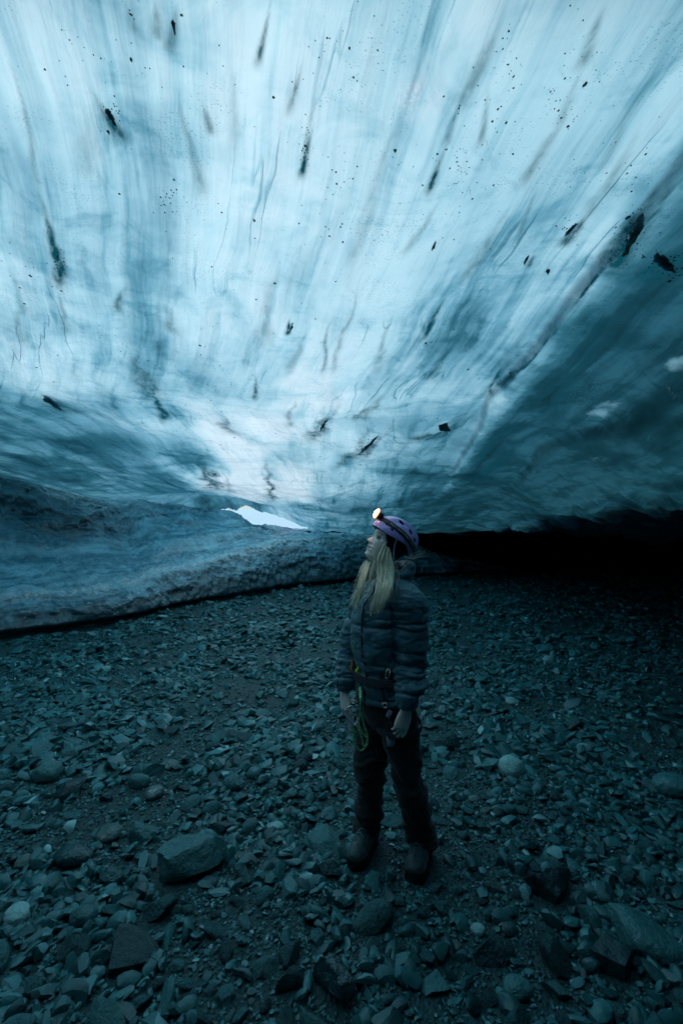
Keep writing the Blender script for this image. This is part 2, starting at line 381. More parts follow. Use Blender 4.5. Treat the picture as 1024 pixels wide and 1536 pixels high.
dz = .11*body*fbm(S_*.9, Q_*2.0, o=5, seed=84)+.03*body*fbm(S_*7, Q_*9, o=3, seed=95)+.035*fbm(S_*3.5, Q_*6, o=5, seed=87, gain=.62)*sst(.05, .2, Q_) + .04*np.abs(fbm(S_*1.6, Q_*5, o=4, seed=88))*sst(.3, .8, Q_)
# a low block-shaped bluff steps forward on the shelf near the bright gap
bl = sst(.9, 1.05, Q_)*sst(Ls[5]-1.0, Ls[5], S_)*sst(Ls[6]-.15, Ls[6]-.25, S_)*sst(2.4, 2.0, Q_)
H = H+bl*.28
V = np.stack([Px+nx*push, Py+ny*push, H+dz], -1).reshape(-1, 3)
me = mesh_np('ice_bank', V, grid_faces(*S_.shape)[:, ::-1])
topd = sst(1.45, 2.0, Q_+.25*fbm(S_*1.2, Q_*2, o=4, seed=90))*sst(Ls[5]+.5, Ls[5]-2.5, S_)
fattr(me, 'dirt_dark', np.clip(sst(.16, .0, Q_+.05*nz)*.9 + wall*.45*sst(-.1, .5, fbm(S_*.6, H*1.6, o=4, seed=89))+.8*topd, 0, 1))  # wall dirt; also darker at the foot and along the top
vattr(me, 'along', np.stack([S_, Q_, H], -1).reshape(-1, 3))
fattr(me, 'lip', np.exp(-((Q_-.48-.05*fbm(S_*1.5, Q_*0, o=3, seed=93))/.13)**2))
fattr(me, 'face', sst(.62, .36, Q_+.06*fbm(S_*2, Q_*0, o=4, seed=92)))
def bank_mat():
    t = NT('dark_glacier_ice'); ob = t.obj(); dirt_dark = t.attr('dirt_dark'); fc = t.attr('face'); sq = t.attr('along', 'Vector')
    n1 = t.noise(t.vmul(ob, (1, 1, 2.2)), 1.0, 6, .6, .8)
    n2 = t.noise(ob, 4.0, 6, .6, 1.0)
    lay = t.noise(t.vadd(t.vmul(sq, (.45, 5.5, 5.5)), t.vmul(t.n('ShaderNodeTexNoise', {'Vector': ob, 'Scale': .8}).outputs['Color'], (2, 2, 2))), 1.0, 7, .6)   # layers running along the bank
    f = t.math('ADD', t.ramp(lay, .36, .64, .05, .75), t.ramp(n2, .46, .70, 0, .30), clamp=True)
    f = t.math('ADD', f, t.ramp(n1, .45, .65, -.2, .2), clamp=True)
    c = t.mix(f, (.03, .22, .31), (.42, .80, .92))
    c = t.mix(t.math('MULTIPLY', fc, .85), c, t.mix(t.ramp(lay, .42, .62), (.012, .085, .11), (.16, .46, .56)))  # face darker than shelf: their difference in light put into the colour
    gl = t.noise(t.vmul(sq, (7, 16, 22)), 1.0, 6, .75, .6)        # glints of the wet face painted as pale specks
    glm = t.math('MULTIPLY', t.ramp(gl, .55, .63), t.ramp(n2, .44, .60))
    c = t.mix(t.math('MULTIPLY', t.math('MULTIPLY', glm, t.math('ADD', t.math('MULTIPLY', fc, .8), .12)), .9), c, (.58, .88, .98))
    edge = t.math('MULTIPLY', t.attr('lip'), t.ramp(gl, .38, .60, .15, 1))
    c = t.mix(t.math('MULTIPLY', edge, .8), c, (.78, .95, .98))  # lit top edge painted as a pale band
    c = t.mix(t.math('MULTIPLY', dirt_dark, t.ramp(lay, .35, .6, .65, 1), clamp=True), c, (.010, .045, .055))
    h = t.math('ADD', t.math('MULTIPLY', n2, .6), t.math('MULTIPLY', lay, .5))
    h = t.math('ADD', h, t.math('MULTIPLY', t.math('MULTIPLY', gl, fc), .35))
    nrm = t.bump(h, .8, .10)
    p = t.n('ShaderNodeBsdfPrincipled', {'Base Color': c, 'Roughness': .22, 'IOR': 1.4, 'Specular IOR Level': 1.0, 'Normal': nrm,
        'Coat Weight': 1.0, 'Coat Roughness': .05, 'Coat IOR': 1.7, 'Coat Normal': nrm})
    return t.done(p)
BANKM = bank_mat(); me.materials.append(BANKM)
tag(link('ice_bank', me), kind='structure')

# snow outside the gap
gx, gy = np.meshgrid(np.linspace(-60, 60, 120), np.concatenate([np.linspace(17.6, 30, 60), np.linspace(31, 160, 60)]), indexing='ij')
gz = 1.75+.10*np.clip(gy-18, 0, 12)+.04*(gy-18)+.25*fbm(gx*.4, gy*.4, o=4, seed=91)
snow = simple('snow', (.36, .55, .63), .7, var=.06, scale=2, bump=(6, .4, .05))
tag(link('snow_slope', mesh_np('snow_slope', np.stack([gx, gy, gz], -1).reshape(-1, 3), grid_faces(*gx.shape), snow)), kind='structure')

# ------------------------------------------------------------------ GROUND
fx = axis(420, -60, 60, 0, 4.6); fy = axis(420, -40, 170, 2.4, 4.8)
X, Y = np.meshgrid(fx, fy, indexing='ij')
def floor_z(x, y):
    x = np.asarray(x, float); y = np.asarray(y, float)
    r = np.hypot(x, y)
    z = .05*fbm(x*.5, y*.5, o=3, seed=101)+.02*fbm(x*2.2, y*2.2, o=3, seed=102)
    z = z*sst(30, 15, r)
    return z-.02
FZ = floor_z(X, Y)
me = mesh_np('cave_floor', np.stack([X, Y, FZ], -1).reshape(-1, 3), grid_faces(*X.shape))
def ground_mat():
    t = NT('wet_silt_and_grit'); ob = t.obj()
    n = t.noise(ob, 1.2, 6); n2 = t.noise(ob, 45, 6, .7)
    vo = t.n('ShaderNodeTexVoronoi', {'Vector': ob, 'Scale': 65.0}); vd = vo.outputs['Distance']
    c = t.mix(n2, (.006, .040, .043), (.034, .15, .16))
    c = t.mix(t.ramp(vo.outputs['Color'], .75, .95, 0, .5), c, (.05, .11, .12))
    c = t.mix(t.ramp(n, .35, .65, 0, .5), c, (.015, .038, .045))
    h = t.math('ADD', t.math('MULTIPLY', vd, -.8), t.math('MULTIPLY', n2, .6))
    nrm = t.bump(h, 1.0, .02)
    return t.done(t.n('ShaderNodeBsdfPrincipled', {'Base Color': c, 'Roughness': t.ramp(n, .35, .65, .62, .38), 'Normal': nrm, 'Specular IOR Level': .45}))
me.materials.append(ground_mat())
tag(link('cave_floor', me), kind='structure')

# ------------------------------------------------------------------ STONES
def ico(sub):
    bm = bmesh.new(); bmesh.ops.create_icosphere(bm, subdivisions=sub, radius=1)
    v = np.array([x.co[:] for x in bm.verts]); f = np.array([[y.index for y in x.verts] for x in bm.faces]); bm.free(); return v, f
ICO = {k: ico(k) for k in (1, 2, 3, 4)}
def rock_shape(sub, seed, ncut=9, flat=.5, rough=.06, rounded=False):
    g = np.random.default_rng(seed); v, f = ICO[sub]; v = v.copy()
    if rounded:
        v = v*(1+.12*vnoise(v[:, 0]*1.3+seed, v[:, 1]*1.3, v[:, 2]*1.3, seed))[:, None]
    for k in range(ncut):
        n = g.normal(size=3); n[2] *= .8; n /= np.linalg.norm(n); d = g.uniform(.38, .78) if not rounded else g.uniform(.78, .95)
        s = v@n; over = s > d
        v[over] -= (s[over]-d)[:, None]*n*(.97 if not rounded else .6)
    v = v*(1+rough*vnoise(v[:, 0]*4+seed, v[:, 1]*4, v[:, 2]*4, seed+3))[:, None]
    v = v/np.abs(v).max(0)
    v = v*np.array([1, g.uniform(.55, .9), flat*g.uniform(.75, 1.2)])
    return v, f
def stone_mat(name, lo, hi, pale=None, speck=.0, rmin=.20, rmax=.55, island=False):
    t = NT(name); ob = t.obj()
    info = t.n('ShaderNodeObjectInfo').outputs['Random']; isl = t.n('ShaderNodeNewGeometry').outputs['Random Per Island']
    r = t.math('FRACT', t.math('ADD', info, isl)) if island else info
    off = t.n('ShaderNodeCombineXYZ', {0: t.math('MULTIPLY', r, 40.0), 1: t.math('MULTIPLY', r, 17.0), 2: 0.0}).outputs[0]
    sc = 1.0 if island else 1.0
    vec = t.vadd(ob, off)
    n = t.noise(vec, 9*sc if island else 2.2, 6, .6); n2 = t.noise(vec, 60 if island else 9.0, 5, .65)
    c = t.mix(r, lo, hi)
    if pale:
        c = t.mix(t.ramp(r, .965, .985), c, pale)
    c = t.mix(t.ramp(n, .35, .7, 0, .55), c, t.mix(.5, c, (.02, .05, .055), 'MULTIPLY')) if False else t.mix(t.ramp(n, .35, .7, 0, .45), c, tuple(x*.45 for x in lo))
    c = t.mix(t.ramp(n2, .55, .75, 0, .30), c, tuple(min(1, x*1.6) for x in hi))
    if speck:
        vd = t.noise(vec, 14.0, 5, .8)
        c = t.mix(t.ramp(vd, .56, .66, 0, speck), c, (.42, .5, .5))
    nrm = t.bump(t.math('ADD', n, t.math('MULTIPLY', n2, .5)), .5, .01 if island else .15)
    return t.done(t.n('ShaderNodeBsdfPrincipled', {'Base Color': c, 'Roughness': t.ramp(t.noise(vec, 3.0 if island else 1.5, 3), .35, .65, rmin, rmax), 'Normal': nrm, 'Specular IOR Level': .6, 'Specular Tint': (.62, .92, 1.0, 1)}))
SM = {
 'gravel': stone_mat('wet_gravel', (.005, .040, .043), (.050, .27, .285), (.25, .55, .58), island=True),
 'slate': stone_mat('wet_slate', (.006, .048, .053), (.038, .195, .21)),
 'dark': stone_mat('dark_basalt', (.006, .032, .038), (.014, .060, .068), rmin=.42, rmax=.7),
 'pale': stone_mat('pale_stone', (.20, .44, .44), (.26, .55, .55), rmin=.4, rmax=.7),
 'mid': stone_mat('grey_stone', (.030, .145, .15), (.055, .22, .23)),
 'speck': stone_mat('speckled_stone', (.06, .13, .13), (.09, .17, .17), speck=.85),
}
# person's boots occupy these spots
ROOT = np.array([.235, 2.33])
def keep_out(x, y, r):
    b = False
    for bx_, by_, br in BOOTS: b |= (np.hypot(x-bx_, y-by_) < br+r*.6)
    return b
BOOTS = []
for (u, v) in ((630, 1296), (548, 1288)):
    p = on_floor(u, v, .03); BOOTS.append((p[0], p[1], .13)); BOOTS.append((p[0]+.05, p[1]+.1, .13))
HERO = [ # u, v (centre), width px, aspect(h/w in image), material, cuts, yaw, name, label
 (280,1290,124,.55,'mid','big','slate_boulder','largest boulder on the gravel, flat topped and angular, left of the boots'),
 (107,1281,64,.6,'slate','round','stone','smooth dark oval stone, second stone left of the large flat-topped boulder'),
 (165,1243,40,.9,'speck','round','stone','pale speckled round stone just above the smooth dark oval one'),
 (213,1245,54,.6,'slate','ang','stone','dark angular block wedged between the speckled round stone and the big boulder'),
 (102,1178,46,.9,'dark','ang','stone','nearly black lumpy stone at the upper left of the stony patch'),
 (70,1160,44,.7,'mid','round','stone','grey rounded stone beside the nearly black lumpy one, on its left'),
 (25,1364,34,1.2,'pale','round','stone','pale greenish elongated stone at the left edge, tilted upright'),
 (208,1170,34,.6,'mid','round','stone','smooth grey oval stone directly above the row of angular blocks'),
 (232,1182,28,1,'speck','round','stone','small round white-flecked stone touching the smooth grey oval one'),
 (413,1241,28,.55,'pale','round','stone','light flat oval stone alone to the right of the big boulder'),
 (766,1148,44,.6,'pale','round','stone','pale rounded stone on the dark gravel right of the legs'),
 (1010,1176,56,.7,'mid','round','stone','grey-blue rounded stone cut by the right edge of the view'),
 (767,1044,21,.55,'pale','round','stone','small bright oval pebble right of the left elbow'),
 (822,990,18,.6,'pale','round','stone','farthest bright pebble on the dark right side of the floor'),
 (975,1402,112,.7,'mid','slab','stone','large pale slanting slab in the lower right corner area'),
 (922,1438,84,.75,'dark','ang','stone','black angular block leaning against the large pale slab'),
 (737,1422,64,.75,'dark','ang','stone','black block with a sharp edge below the boots, right of the sparkling pebble'),
 (190,1430,95,.75,'dark','slab','stone','wide dark slab sunk in the gravel at the lower left'),
 (503,1477,78,.7,'slate','ang','stone','large dark angular stone at the bottom edge near the middle'),
 (652,1472,50,.8,'mid','ang','stone','grey broken stone at the bottom, right of the middle'),
 (158,1000,24,.6,'pale','ang','stone','small pale angular stone near the ice bank on the left'),
 (255,1143,28,.7,'speck','round','stone','light spotted stone in the upper left stony patch'),
 (426,1034,25,1,'mid','ang','stone','upright grey stone left of the hand that holds the carabiner'),
 (822,1330,84,.6,'dark','ang','stone','broad dark stone right of the boots'),
 (36,1285,26,.9,'speck','round','stone','small pale mottled stone left of the smooth dark oval one'),
 (380,1158,22,.8,'mid','round','stone','small rounded grey stone above the light flat oval one'),
 (497,1216,32,.9,'slate','ang','stone','angular grey stone just left of the trouser leg'),
 (877,1115,24,.6,'pale','round','stone','small bluish pale stone on the far right gravel'),
 (684,1414,17,1.2,'speck','round','stone','small sparkling white-green pebble below the right-hand boot'),
 (716,1391,24,.8,'pale','round','stone','narrow pale pebble pointing at the black sharp-edged block'),
 (335,1240,36,.45,'dark','ang','stone','thin dark wedge of stone behind the big boulder'),
 (222,1152,44,.5,'mid','ang','stone','flat angular plate of stone above the smooth grey oval one'),
 (775,1478,46,.9,'mid','round','stone','rounded grey stone at the bottom right of the middle'),
 (170,1312,46,.5,'slate','ang','stone','slanting dark splinter between the oval stone and the big boulder'),
 (125,1372,42,.8,'slate','round','stone','rounded dark stone below the smooth oval one'),
 (432,1335,34,1.3,'mid','ang','stone','upright pointed grey stone halfway between big boulder and boot'),
 (655,1330,30,.5,'slate','ang','stone','flat stone at the right-hand boot'),
 (500,1310,40,.7,'slate','ang','stone','angular stone directly left of the boots'),
 (445,1040,12,.8,'pale','ang','stone','tiny pale chip next to the upright grey stone near the hand'),
 (740,1215,12,1.6,'pale','ang','stone','slim pale splinter standing in the gravel right of the knees'),
]
pcache = {}
HP = []
for i, (u, v, w, asp, mk_, kind, nm, lab) in enumerate(HERO):
    p = on_floor(u, v+w*asp*.15, .0)
    dist = math.sqrt(p[0]**2+p[1]**2+CH**2)
    cdep = p[1]*math.cos(PITCH)-(CH)*math.sin(PITCH)*-1*0+0
    cdep = p[1]*math.cos(PITCH)+(-CH)*math.sin(PITCH)
    half = .5*w/683*cdep
    if kind == 'big': sv, sf = rock_shape(4, 16, 10, .52, .035); sv[:, 2] = np.minimum(sv[:, 2], .26+.10*sv[:, 0]+.05*sv[:, 1]+.02*fbm(sv[:, 0]*4, sv[:, 1]*4, seed=3)) 
    elif kind == 'round': sv, sf = rock_shape(3, 40+i, 4, .62, .03, True)
    elif kind == 'slab': sv, sf = rock_shape(4, 60+i, 6, .34, .03)
    else: sv, sf = rock_shape(3, 80+i, 9, .55, .05)
    # depth half-size so the image height matches
    el = math.atan2(CH, p[1]); hz = .5
    dep = max(.5, min(1.5, asp/ max(.25, math.sin(el)+.25)))
    sv = sv.copy(); sv[:, 1] *= dep/ max(.3, np.abs(sv[:, 1]).max())*.9
    me = mesh_np(nm, sv*half*1.02, sf, SM[mk_], smooth=(kind in ('round',)))
    if kind in ('big', 'slab', 'ang'):
        me.polygons.foreach_set('use_smooth', np.ones(len(me.polygons), bool))
        try: me.set_sharp_from_angle(angle=R(28))
        except Exception: pass
    o = link(nm, me)
    fz = float(floor_z(p[0], p[1]))
    zz = np.abs(sv[:, 2]).max()*half
    o.location = (p[0], p[1]+half*.1, fz+zz*(.75 if kind == 'big' else .5))
    o.rotation_euler = (R(random.uniform(-6, 6)), R(random.uniform(-8, 8)), R(random.uniform(-25, 25)))
    if kind == 'slab': o.rotation_euler = (R(4), R(8), R(-28))
    if lab.startswith('pale greenish'): o.rotation_euler = (0, R(-10), R(50))
    tag(o, lab, 'stone')
    HP.append((p[0], p[1], half))

# common shapes
PROT = []
for k in range(26):
    PROT.append(rock_shape(2, 200+k, 8 if k % 8 else 3, random.choice([.32, .45, .6]), .05, k % 8 == 0))
PROTL = [(rock_shape(1, 300+k, 5, random.choice([.3, .45, .6]), .08)) for k in range(26)]
pm = []
for k, (v, f) in enumerate(PROT):
    v3, f3 = rock_shape(3, 200+k, 8 if k % 8 else 3, random.choice([.32, .45, .6]), .05, k % 8 == 0)
    me = mesh_np('stone', v3, f3, SM['slate'] if k % 7 else SM['mid'])
    try: me.set_sharp_from_angle(angle=R(26))
    except Exception: pass
    pm.append(me)
# candidates: positions visible to the camera, biggest ones individually
placed = list(HP); indiv = []
def free(x, y, r, lst, f=.8):
    for (a, b, c) in lst:
        if abs(a-x) < (c+r)*f and abs(b-y) < (c+r)*f and math.hypot(a-x, b-y) < (c+r)*f: return False
    return True
g = np.random.default_rng(11)
tries = 0
while len(indiv) < 255 and tries < 60000:
    tries += 1
    u = g.uniform(-20, 1044); v = g.uniform(1080, 1545)
    p = on_floor(u, v); r = float(np.clip(g.lognormal(math.log(.046), .42), .028, .125))
    if v > 1380 : r *= 1.1
    if not free(p[0], p[1], r, placed, .88) or keep_out(p[0], p[1], r): continue
    placed.append((p[0], p[1], r)); indiv.append((p[0], p[1], r))
proto_o = None
LAB = 'fist-sized wet slate stone, one of many strewn over the foreground gravel'
for i, (x, y, r) in enumerate(indiv):
    o = link('stone', pm[i % len(pm)])
    o.scale = (r, r*g.uniform(.75, 1.15), r*g.uniform(.8, 1.3))
    o.rotation_euler = (g.normal()*.22, g.normal()*.22, g.uniform(0, 6.283))
    o.location = (x, y, float(floor_z(x, y))+r*.2)
    tag(o, LAB, 'stone', 'fist-sized stones strewn over the foreground gravel')
# gravel: one object of small stones, nobody could count them
def scatter(n, yr, rmed, rsig, rlim, lim, protos, upx):
    g = np.random.default_rng(int(yr[0]*100)+n)
    V_, F_ = [], []; off = 0
    v = None
    ys_ = g.uniform(0, 1, n)
    y = yr[0]+(yr[1]-yr[0])*ys_
    a = g.uniform(-upx, upx, n); x = a*y
    r = np.clip(g.lognormal(math.log(rmed), rsig, n), *rlim)
    dens = fbm(x*1.6, y*1.1, o=4, seed=7)
    ok = np.ones(n, bool)
    BP = np.array([(q[0], q[1], q[2]) for q in placed])
    for i0 in range(0, n, 2000):
        dx = x[i0:i0+2000, None]-BP[None, :, 0]; dy = y[i0:i0+2000, None]-BP[None, :, 1]
        ok[i0:i0+2000] &= (np.hypot(dx, dy) > BP[None, :, 2]*.80).all(1)
    for bx_, by_, br in BOOTS: ok &= np.hypot(x-bx_, y-by_) > br*.75
    # keep on this side of the bank foot
    by0 = np.interp(x, B[:, 0], B[:, 1]); ok &= y < by0+.15
    ok &= (g.uniform(0, 1, n) < np.clip(.62+dens*1.9, .16, 1)) | (rmed < .012)
    x, y, r = x[ok], y[ok], r[ok]; n = len(x)
    fz = floor_z(x, y)
    for i in range(n):
        pv, pf = protos[g.integers(len(protos))]
        q = Quaternion((1, 0, 0), g.normal()*.3) @ Quaternion((0, 1, 0), g.normal()*.3)
        M = np.array((Quaternion((0, 0, 1), g.uniform(0, 6.283)) @ q).to_matrix())
        vv = (pv*np.array([r[i], r[i]*g.uniform(.7, 1.1), r[i]*g.uniform(.8, 1.3)]))@M.T+np.array([x[i], y[i], fz[i]+r[i]*g.uniform(.05, .5)])
        V_.append(vv); F_.append(pf+off); off += len(pv)
    return np.concatenate(V_), np.concatenate(F_)
parts = [scatter(10500, (1.15, 3.2), .024, .58, (.009, .055), 0, PROT, .95),
         scatter(19000, (3.2, 6.5), .028, .60, (.012, .08), 0, PROTL, .9),
         scatter(20000, (6.5, 13), .036, .60, (.02, .11), 0, PROTL, .88),
         scatter(14000, (4.2, 8), .011, .35, (.006, .02), 0, PROTL, .9),
         scatter(5000, (13, 19), .06, .45, (.03, .14), 0, PROTL, .8),
         scatter(34000, (1.15, 4.4), .0095, .35, (.005, .016), 0, PROTL, .95)]
Vs, Fs, off = [], [], 0
for v_, f_ in parts: Vs.append(v_); Fs.append(f_+off); off += len(v_)
me = mesh_np('gravel', np.concatenate(Vs), np.concatenate(Fs), SM['gravel'], smooth=True)
try: me.set_sharp_from_angle(angle=R(24))
except Exception: pass
tag(link('gravel', me), 'loose wet grey gravel and small slate chips covering the cave floor', 'gravel', kind='stuff')

# ------------------------------------------------------------------ stones and grit frozen into the roof
darkice = stone_mat('frozen_in_stone', (.07, .20, .22), (.14, .32, .34), rmin=.2, rmax=.45)
SLANT = {0: -.5, 1: -.15, 5: .45, 6: -.9, 7: .8, 10: 1.1, 11: .75, 12: -.7, 14: -1.2, 9: .35, 15: .35, 17: .3}
EMB = [(166,172,12,38,'dark ragged grit clump frozen into the bright ceiling at the upper left'),
 (260,38,8,34,'slim black stone frozen into the ceiling near the top, left of the middle'),
 (196,86,6,9,'tiny black pebble in the ceiling below and left of the slim black stone'),
 (272,22,6,9,'tiny black pebble in the ceiling right beside the slim black stone'),
 (196,20,7,9,'uppermost tiny black pebble in the ceiling, left of the slim black stone'),
 (946,355,20,74,'largest dark rock frozen in the ceiling, long and angular at the right'),
 (1000,395,24,44,'dark jagged debris bar in the ceiling at the right edge, below the long angular rock'),
 (857,342,14,30,'small dark stone in the ceiling left of the long angular rock'),
 (821,408,8,12,'pea-sized dark pebble in the ceiling between crease and small dark stone'),
 (789,388,6,20,'thin dark splinter in the blue ceiling, right of the middle'),
 (551,669,9,32,'slanting dark sliver of rock in the low ceiling just above the headlamp'),
 (486,635,8,20,'short dark sliver in the low ceiling, upper left of the slanting one'),
 (666,641,22,16,'broad flat dark stone in the low ceiling right above the helmet'),
 (381,329,5,7,'single black pebble in the middle of the bright ceiling'),
 (75,603,20,30,'glassy dark lump of stone in the ceiling at the left edge'),
 (437,490,6,18,'narrow dark splinter in the middle of the ceiling'),
 (592,225,6,6,'lone black dot of stone in the ceiling right of the middle'),
 (650,368,6,20,'thin black splinter in the ceiling above the middle right')]
def ceil_n(x, y):
    e = .03; a = (ceil_z(x+e, y)-ceil_z(x-e, y))/(2*e); b = (ceil_z(x, y+e)-ceil_z(x, y-e))/(2*e)
    n = np.array([float(a), float(b), -1.0]); return n/np.linalg.norm(n)
for i, (u, v, w, h, lab) in enumerate(EMB):
    sl_ = SLANT.get(i, .25*(1 if u > 400 else -1))      # lean of the stone's long side across the picture
    c = ceil_hit(u, v)
    a = ceil_hit(u-w/2, v); b = ceil_hit(u+w/2, v); hw = np.linalg.norm(b-a)/2
    # long axis: along the flow direction through c
    t1 = ceil_hit(u+sl_*h/2, v-h/2); t2 = ceil_hit(u-sl_*h/2, v+h/2); hl = np.linalg.norm(t1-t2)/2
    d2 = (t2-t1)[:2]; d2 = d2/np.linalg.norm(d2)
    n = ceil_n(c[0], c[1])
    ax = Vector((d2[0], d2[1], float(-(n[0]*d2[0]+n[1]*d2[1])/n[2]))).normalized(); nz_ = Vector(n); ay = nz_.cross(ax).normalized()
    sv, sf = rock_shape(3, 500+i, 8, .5, .12)
    hw = max(hw*.7, .005); hl = hl*.85
    q = Vector(np.array(sv[0])) 
    vv = sv/np.abs(sv).max(0)
    pts = vv*np.array([hl, hw, min(hw*.55, .12)])
    # taper to a ragged wedge
    pts[:, 1] *= (1-.35*np.clip(vv[:, 0], -1, 1))
    rg = fbm(vv[:, 0]*5+i, vv[:, 1]*2.5, o=3, seed=i, gain=.7)
    rag = 1.9 if i == 6 else 1.0; pts[:, 1] += hw*.8*rag*rg; pts[:, 0] += hl*.18*rag*fbm(vv[:, 1]*5+i, vv[:, 0]*2.5, o=3, seed=i+9, gain=.7)
    me = mesh_np('frozen_stone', pts, sf, darkice)
    try: me.set_sharp_from_angle(angle=R(30))
    except Exception: pass
    o = link('frozen_stone', me)
    M = Matrix((ax, ay, nz_)).transposed().to_4x4(); M.translation = Vector(c)-nz_*float(min(hw*.55, .12)*.75)
    o.matrix_world = M
    tag(o, lab, 'stone')
# fine grit hanging in the roof in trails
V_, F_, off = [], [], 0
g = np.random.default_rng(3)
seeds = [(944,350,22,50),(946,360,14,40),(1000,395,24,26),(1004,398,20,22),(166,172,14,28),(858,342,14,16),(552,668,20,14),(668,641,20,10),(486,635,14,12),(690,250,14,50),(460,220,10,40),(90,400,12,30),(30,380,60,60),(60,560,90,50),(255,300,20,20),(300,560,60,50),(500,300,30,120),(730,190,50,60),(700,260,60,60),(760,100,20,60),(870,90,25,70),(840,160,20,40),(380,200,160,160),(160,60,90,60),(520,60,60,60),
 (620,300,120,120),(80,700,120,30),(330,640,60,50),(520,700,120,40),(700,520,90,60),(200,520,60,70),(450,420,120,100),(750,300,140,120),(930,250,60,90)]
for (u, v, su, sv_) in seeds:
    for _ in range(38):
        c = ceil_hit(u+g.normal()*su*.6, v+g.normal()*sv_*.6)
        r = c[1]*.0009*g.lognormal(0, .45)*1.3
        pv, pf = PROTL[g.integers(26)]
        vv = pv*r*np.array([1, 1.6, 1])+c; V_.append(vv); F_.append(pf+off); off += len(pv)
tag(link('frozen_grit', mesh_np('frozen_grit', np.concatenate(V_), np.concatenate(F_), darkice)), 'fine black grit specks frozen in trails into the ice ceiling', 'grit', kind='stuff')
# dark stones lying on the ledge below the far gap
for i, (u, v, w, y, lab) in enumerate([(449,799,16,16.3,'leftmost small dark rock on the ledge in front of the bright gap'), (462,800,16,16.6,'middle small rock on the far ledge, between its two darker neighbours'),
        (500,798,34,17.1,'longest dark flat rock on the far ledge, left of the headlamp')]):
    c = P(u, v, y); half = w/2/683*y
    sv, sf = rock_shape(3, 700+i, 7, .35, .05)
    o = link('ledge_rock', mesh_np('ledge_rock', sv*half*1.1, sf, SM['dark'])); o.location = (c[0], c[1], 1.72+.02*i); o.rotation_euler[2] = .3
    tag(o, lab, 'rock')

# ------------------------------------------------------------------ LIGHT
w = bpy.data.worlds.new('World'); scene.world = w; w.use_nodes = True
nt = w.node_tree; bg = nt.nodes['Background']
sky = nt.nodes.new('ShaderNodeTexSky'); sky.sky_type = 'NISHITA'; sky.sun_disc = False
SUN_EL, SUN_ROT = R(66), R(205)
sky.sun_elevation = SUN_EL; sky.sun_rotation = SUN_ROT
nt.links.new(sky.outputs[0], bg.inputs[0]); bg.inputs[1].default_value = .06
sl = bpy.data.lights.new('sun', 'SUN'); so = bpy.data.objects.new('sun', sl); col.objects.link(so)
sl.energy = 1.5; sl.angle = R(18); sl.color = (1, .98, .94)
# azimuth of nishita: rotation measured from +Y clockwise seen from above
sd = Vector((math.sin(SUN_ROT)*math.cos(SUN_EL), math.cos(SUN_ROT)*math.cos(SUN_EL), math.sin(SUN_EL)))
so.rotation_euler = sd.to_track_quat('Z', 'Y').to_euler(); so.location = sd*30
vs = scene.view_settings; vs.view_transform = 'Standard'; vs.look = 'None'; vs.gamma = 1; vs.use_curve_mapping = False; vs.exposure = 1.25
scene.render.engine = 'CYCLES'
scene.cycles.use_denoising = True
scene.cycles.max_bounces = 6; scene.cycles.diffuse_bounces = 4; scene.cycles.glossy_bounces = 3; scene.cycles.transmission_bounces = 4
scene.cycles.sample_clamp_indirect = 4

# =================================================================== PERSON
RY = 2.33
root_w = np.array([.235, RY, 0.0])
person = bpy.data.objects.new('person', None); col.objects.link(person); person.location = root_w
tag(person, 'person in dark puffer jacket and purple helmet gazing up at the ice', 'person')
def W(u, v, y=RY): return P(u, v, y)-root_w
FW = np.array([-.77, -.64, 0]); LF = np.array([.64, -.77, 0]); UP = np.array([0, 0, 1.0])
def unit(v): v = np.asarray(v, float); return v/(np.linalg.norm(v)+1e-12)
def catmull(pts, n):
    pts = np.asarray(pts, float)
    if len(pts) == 2: return pts[0]+(pts[1]-pts[0])*np.linspace(0, 1, n)[:, None]
    Pp = np.vstack([2*pts[0]-pts[1], pts, 2*pts[-1]-pts[-2]]); out = []
    for t in np.linspace(0, len(pts)-1-1e-9, n):
        i = int(t); f = t-i; a, b, c, d = Pp[i:i+4]
        out.append(.5*((2*b)+(-a+c)*f+(2*a-5*b+4*c-d)*f*f+(-a+3*b-3*c+d)*f**3))
    return np.array(out)
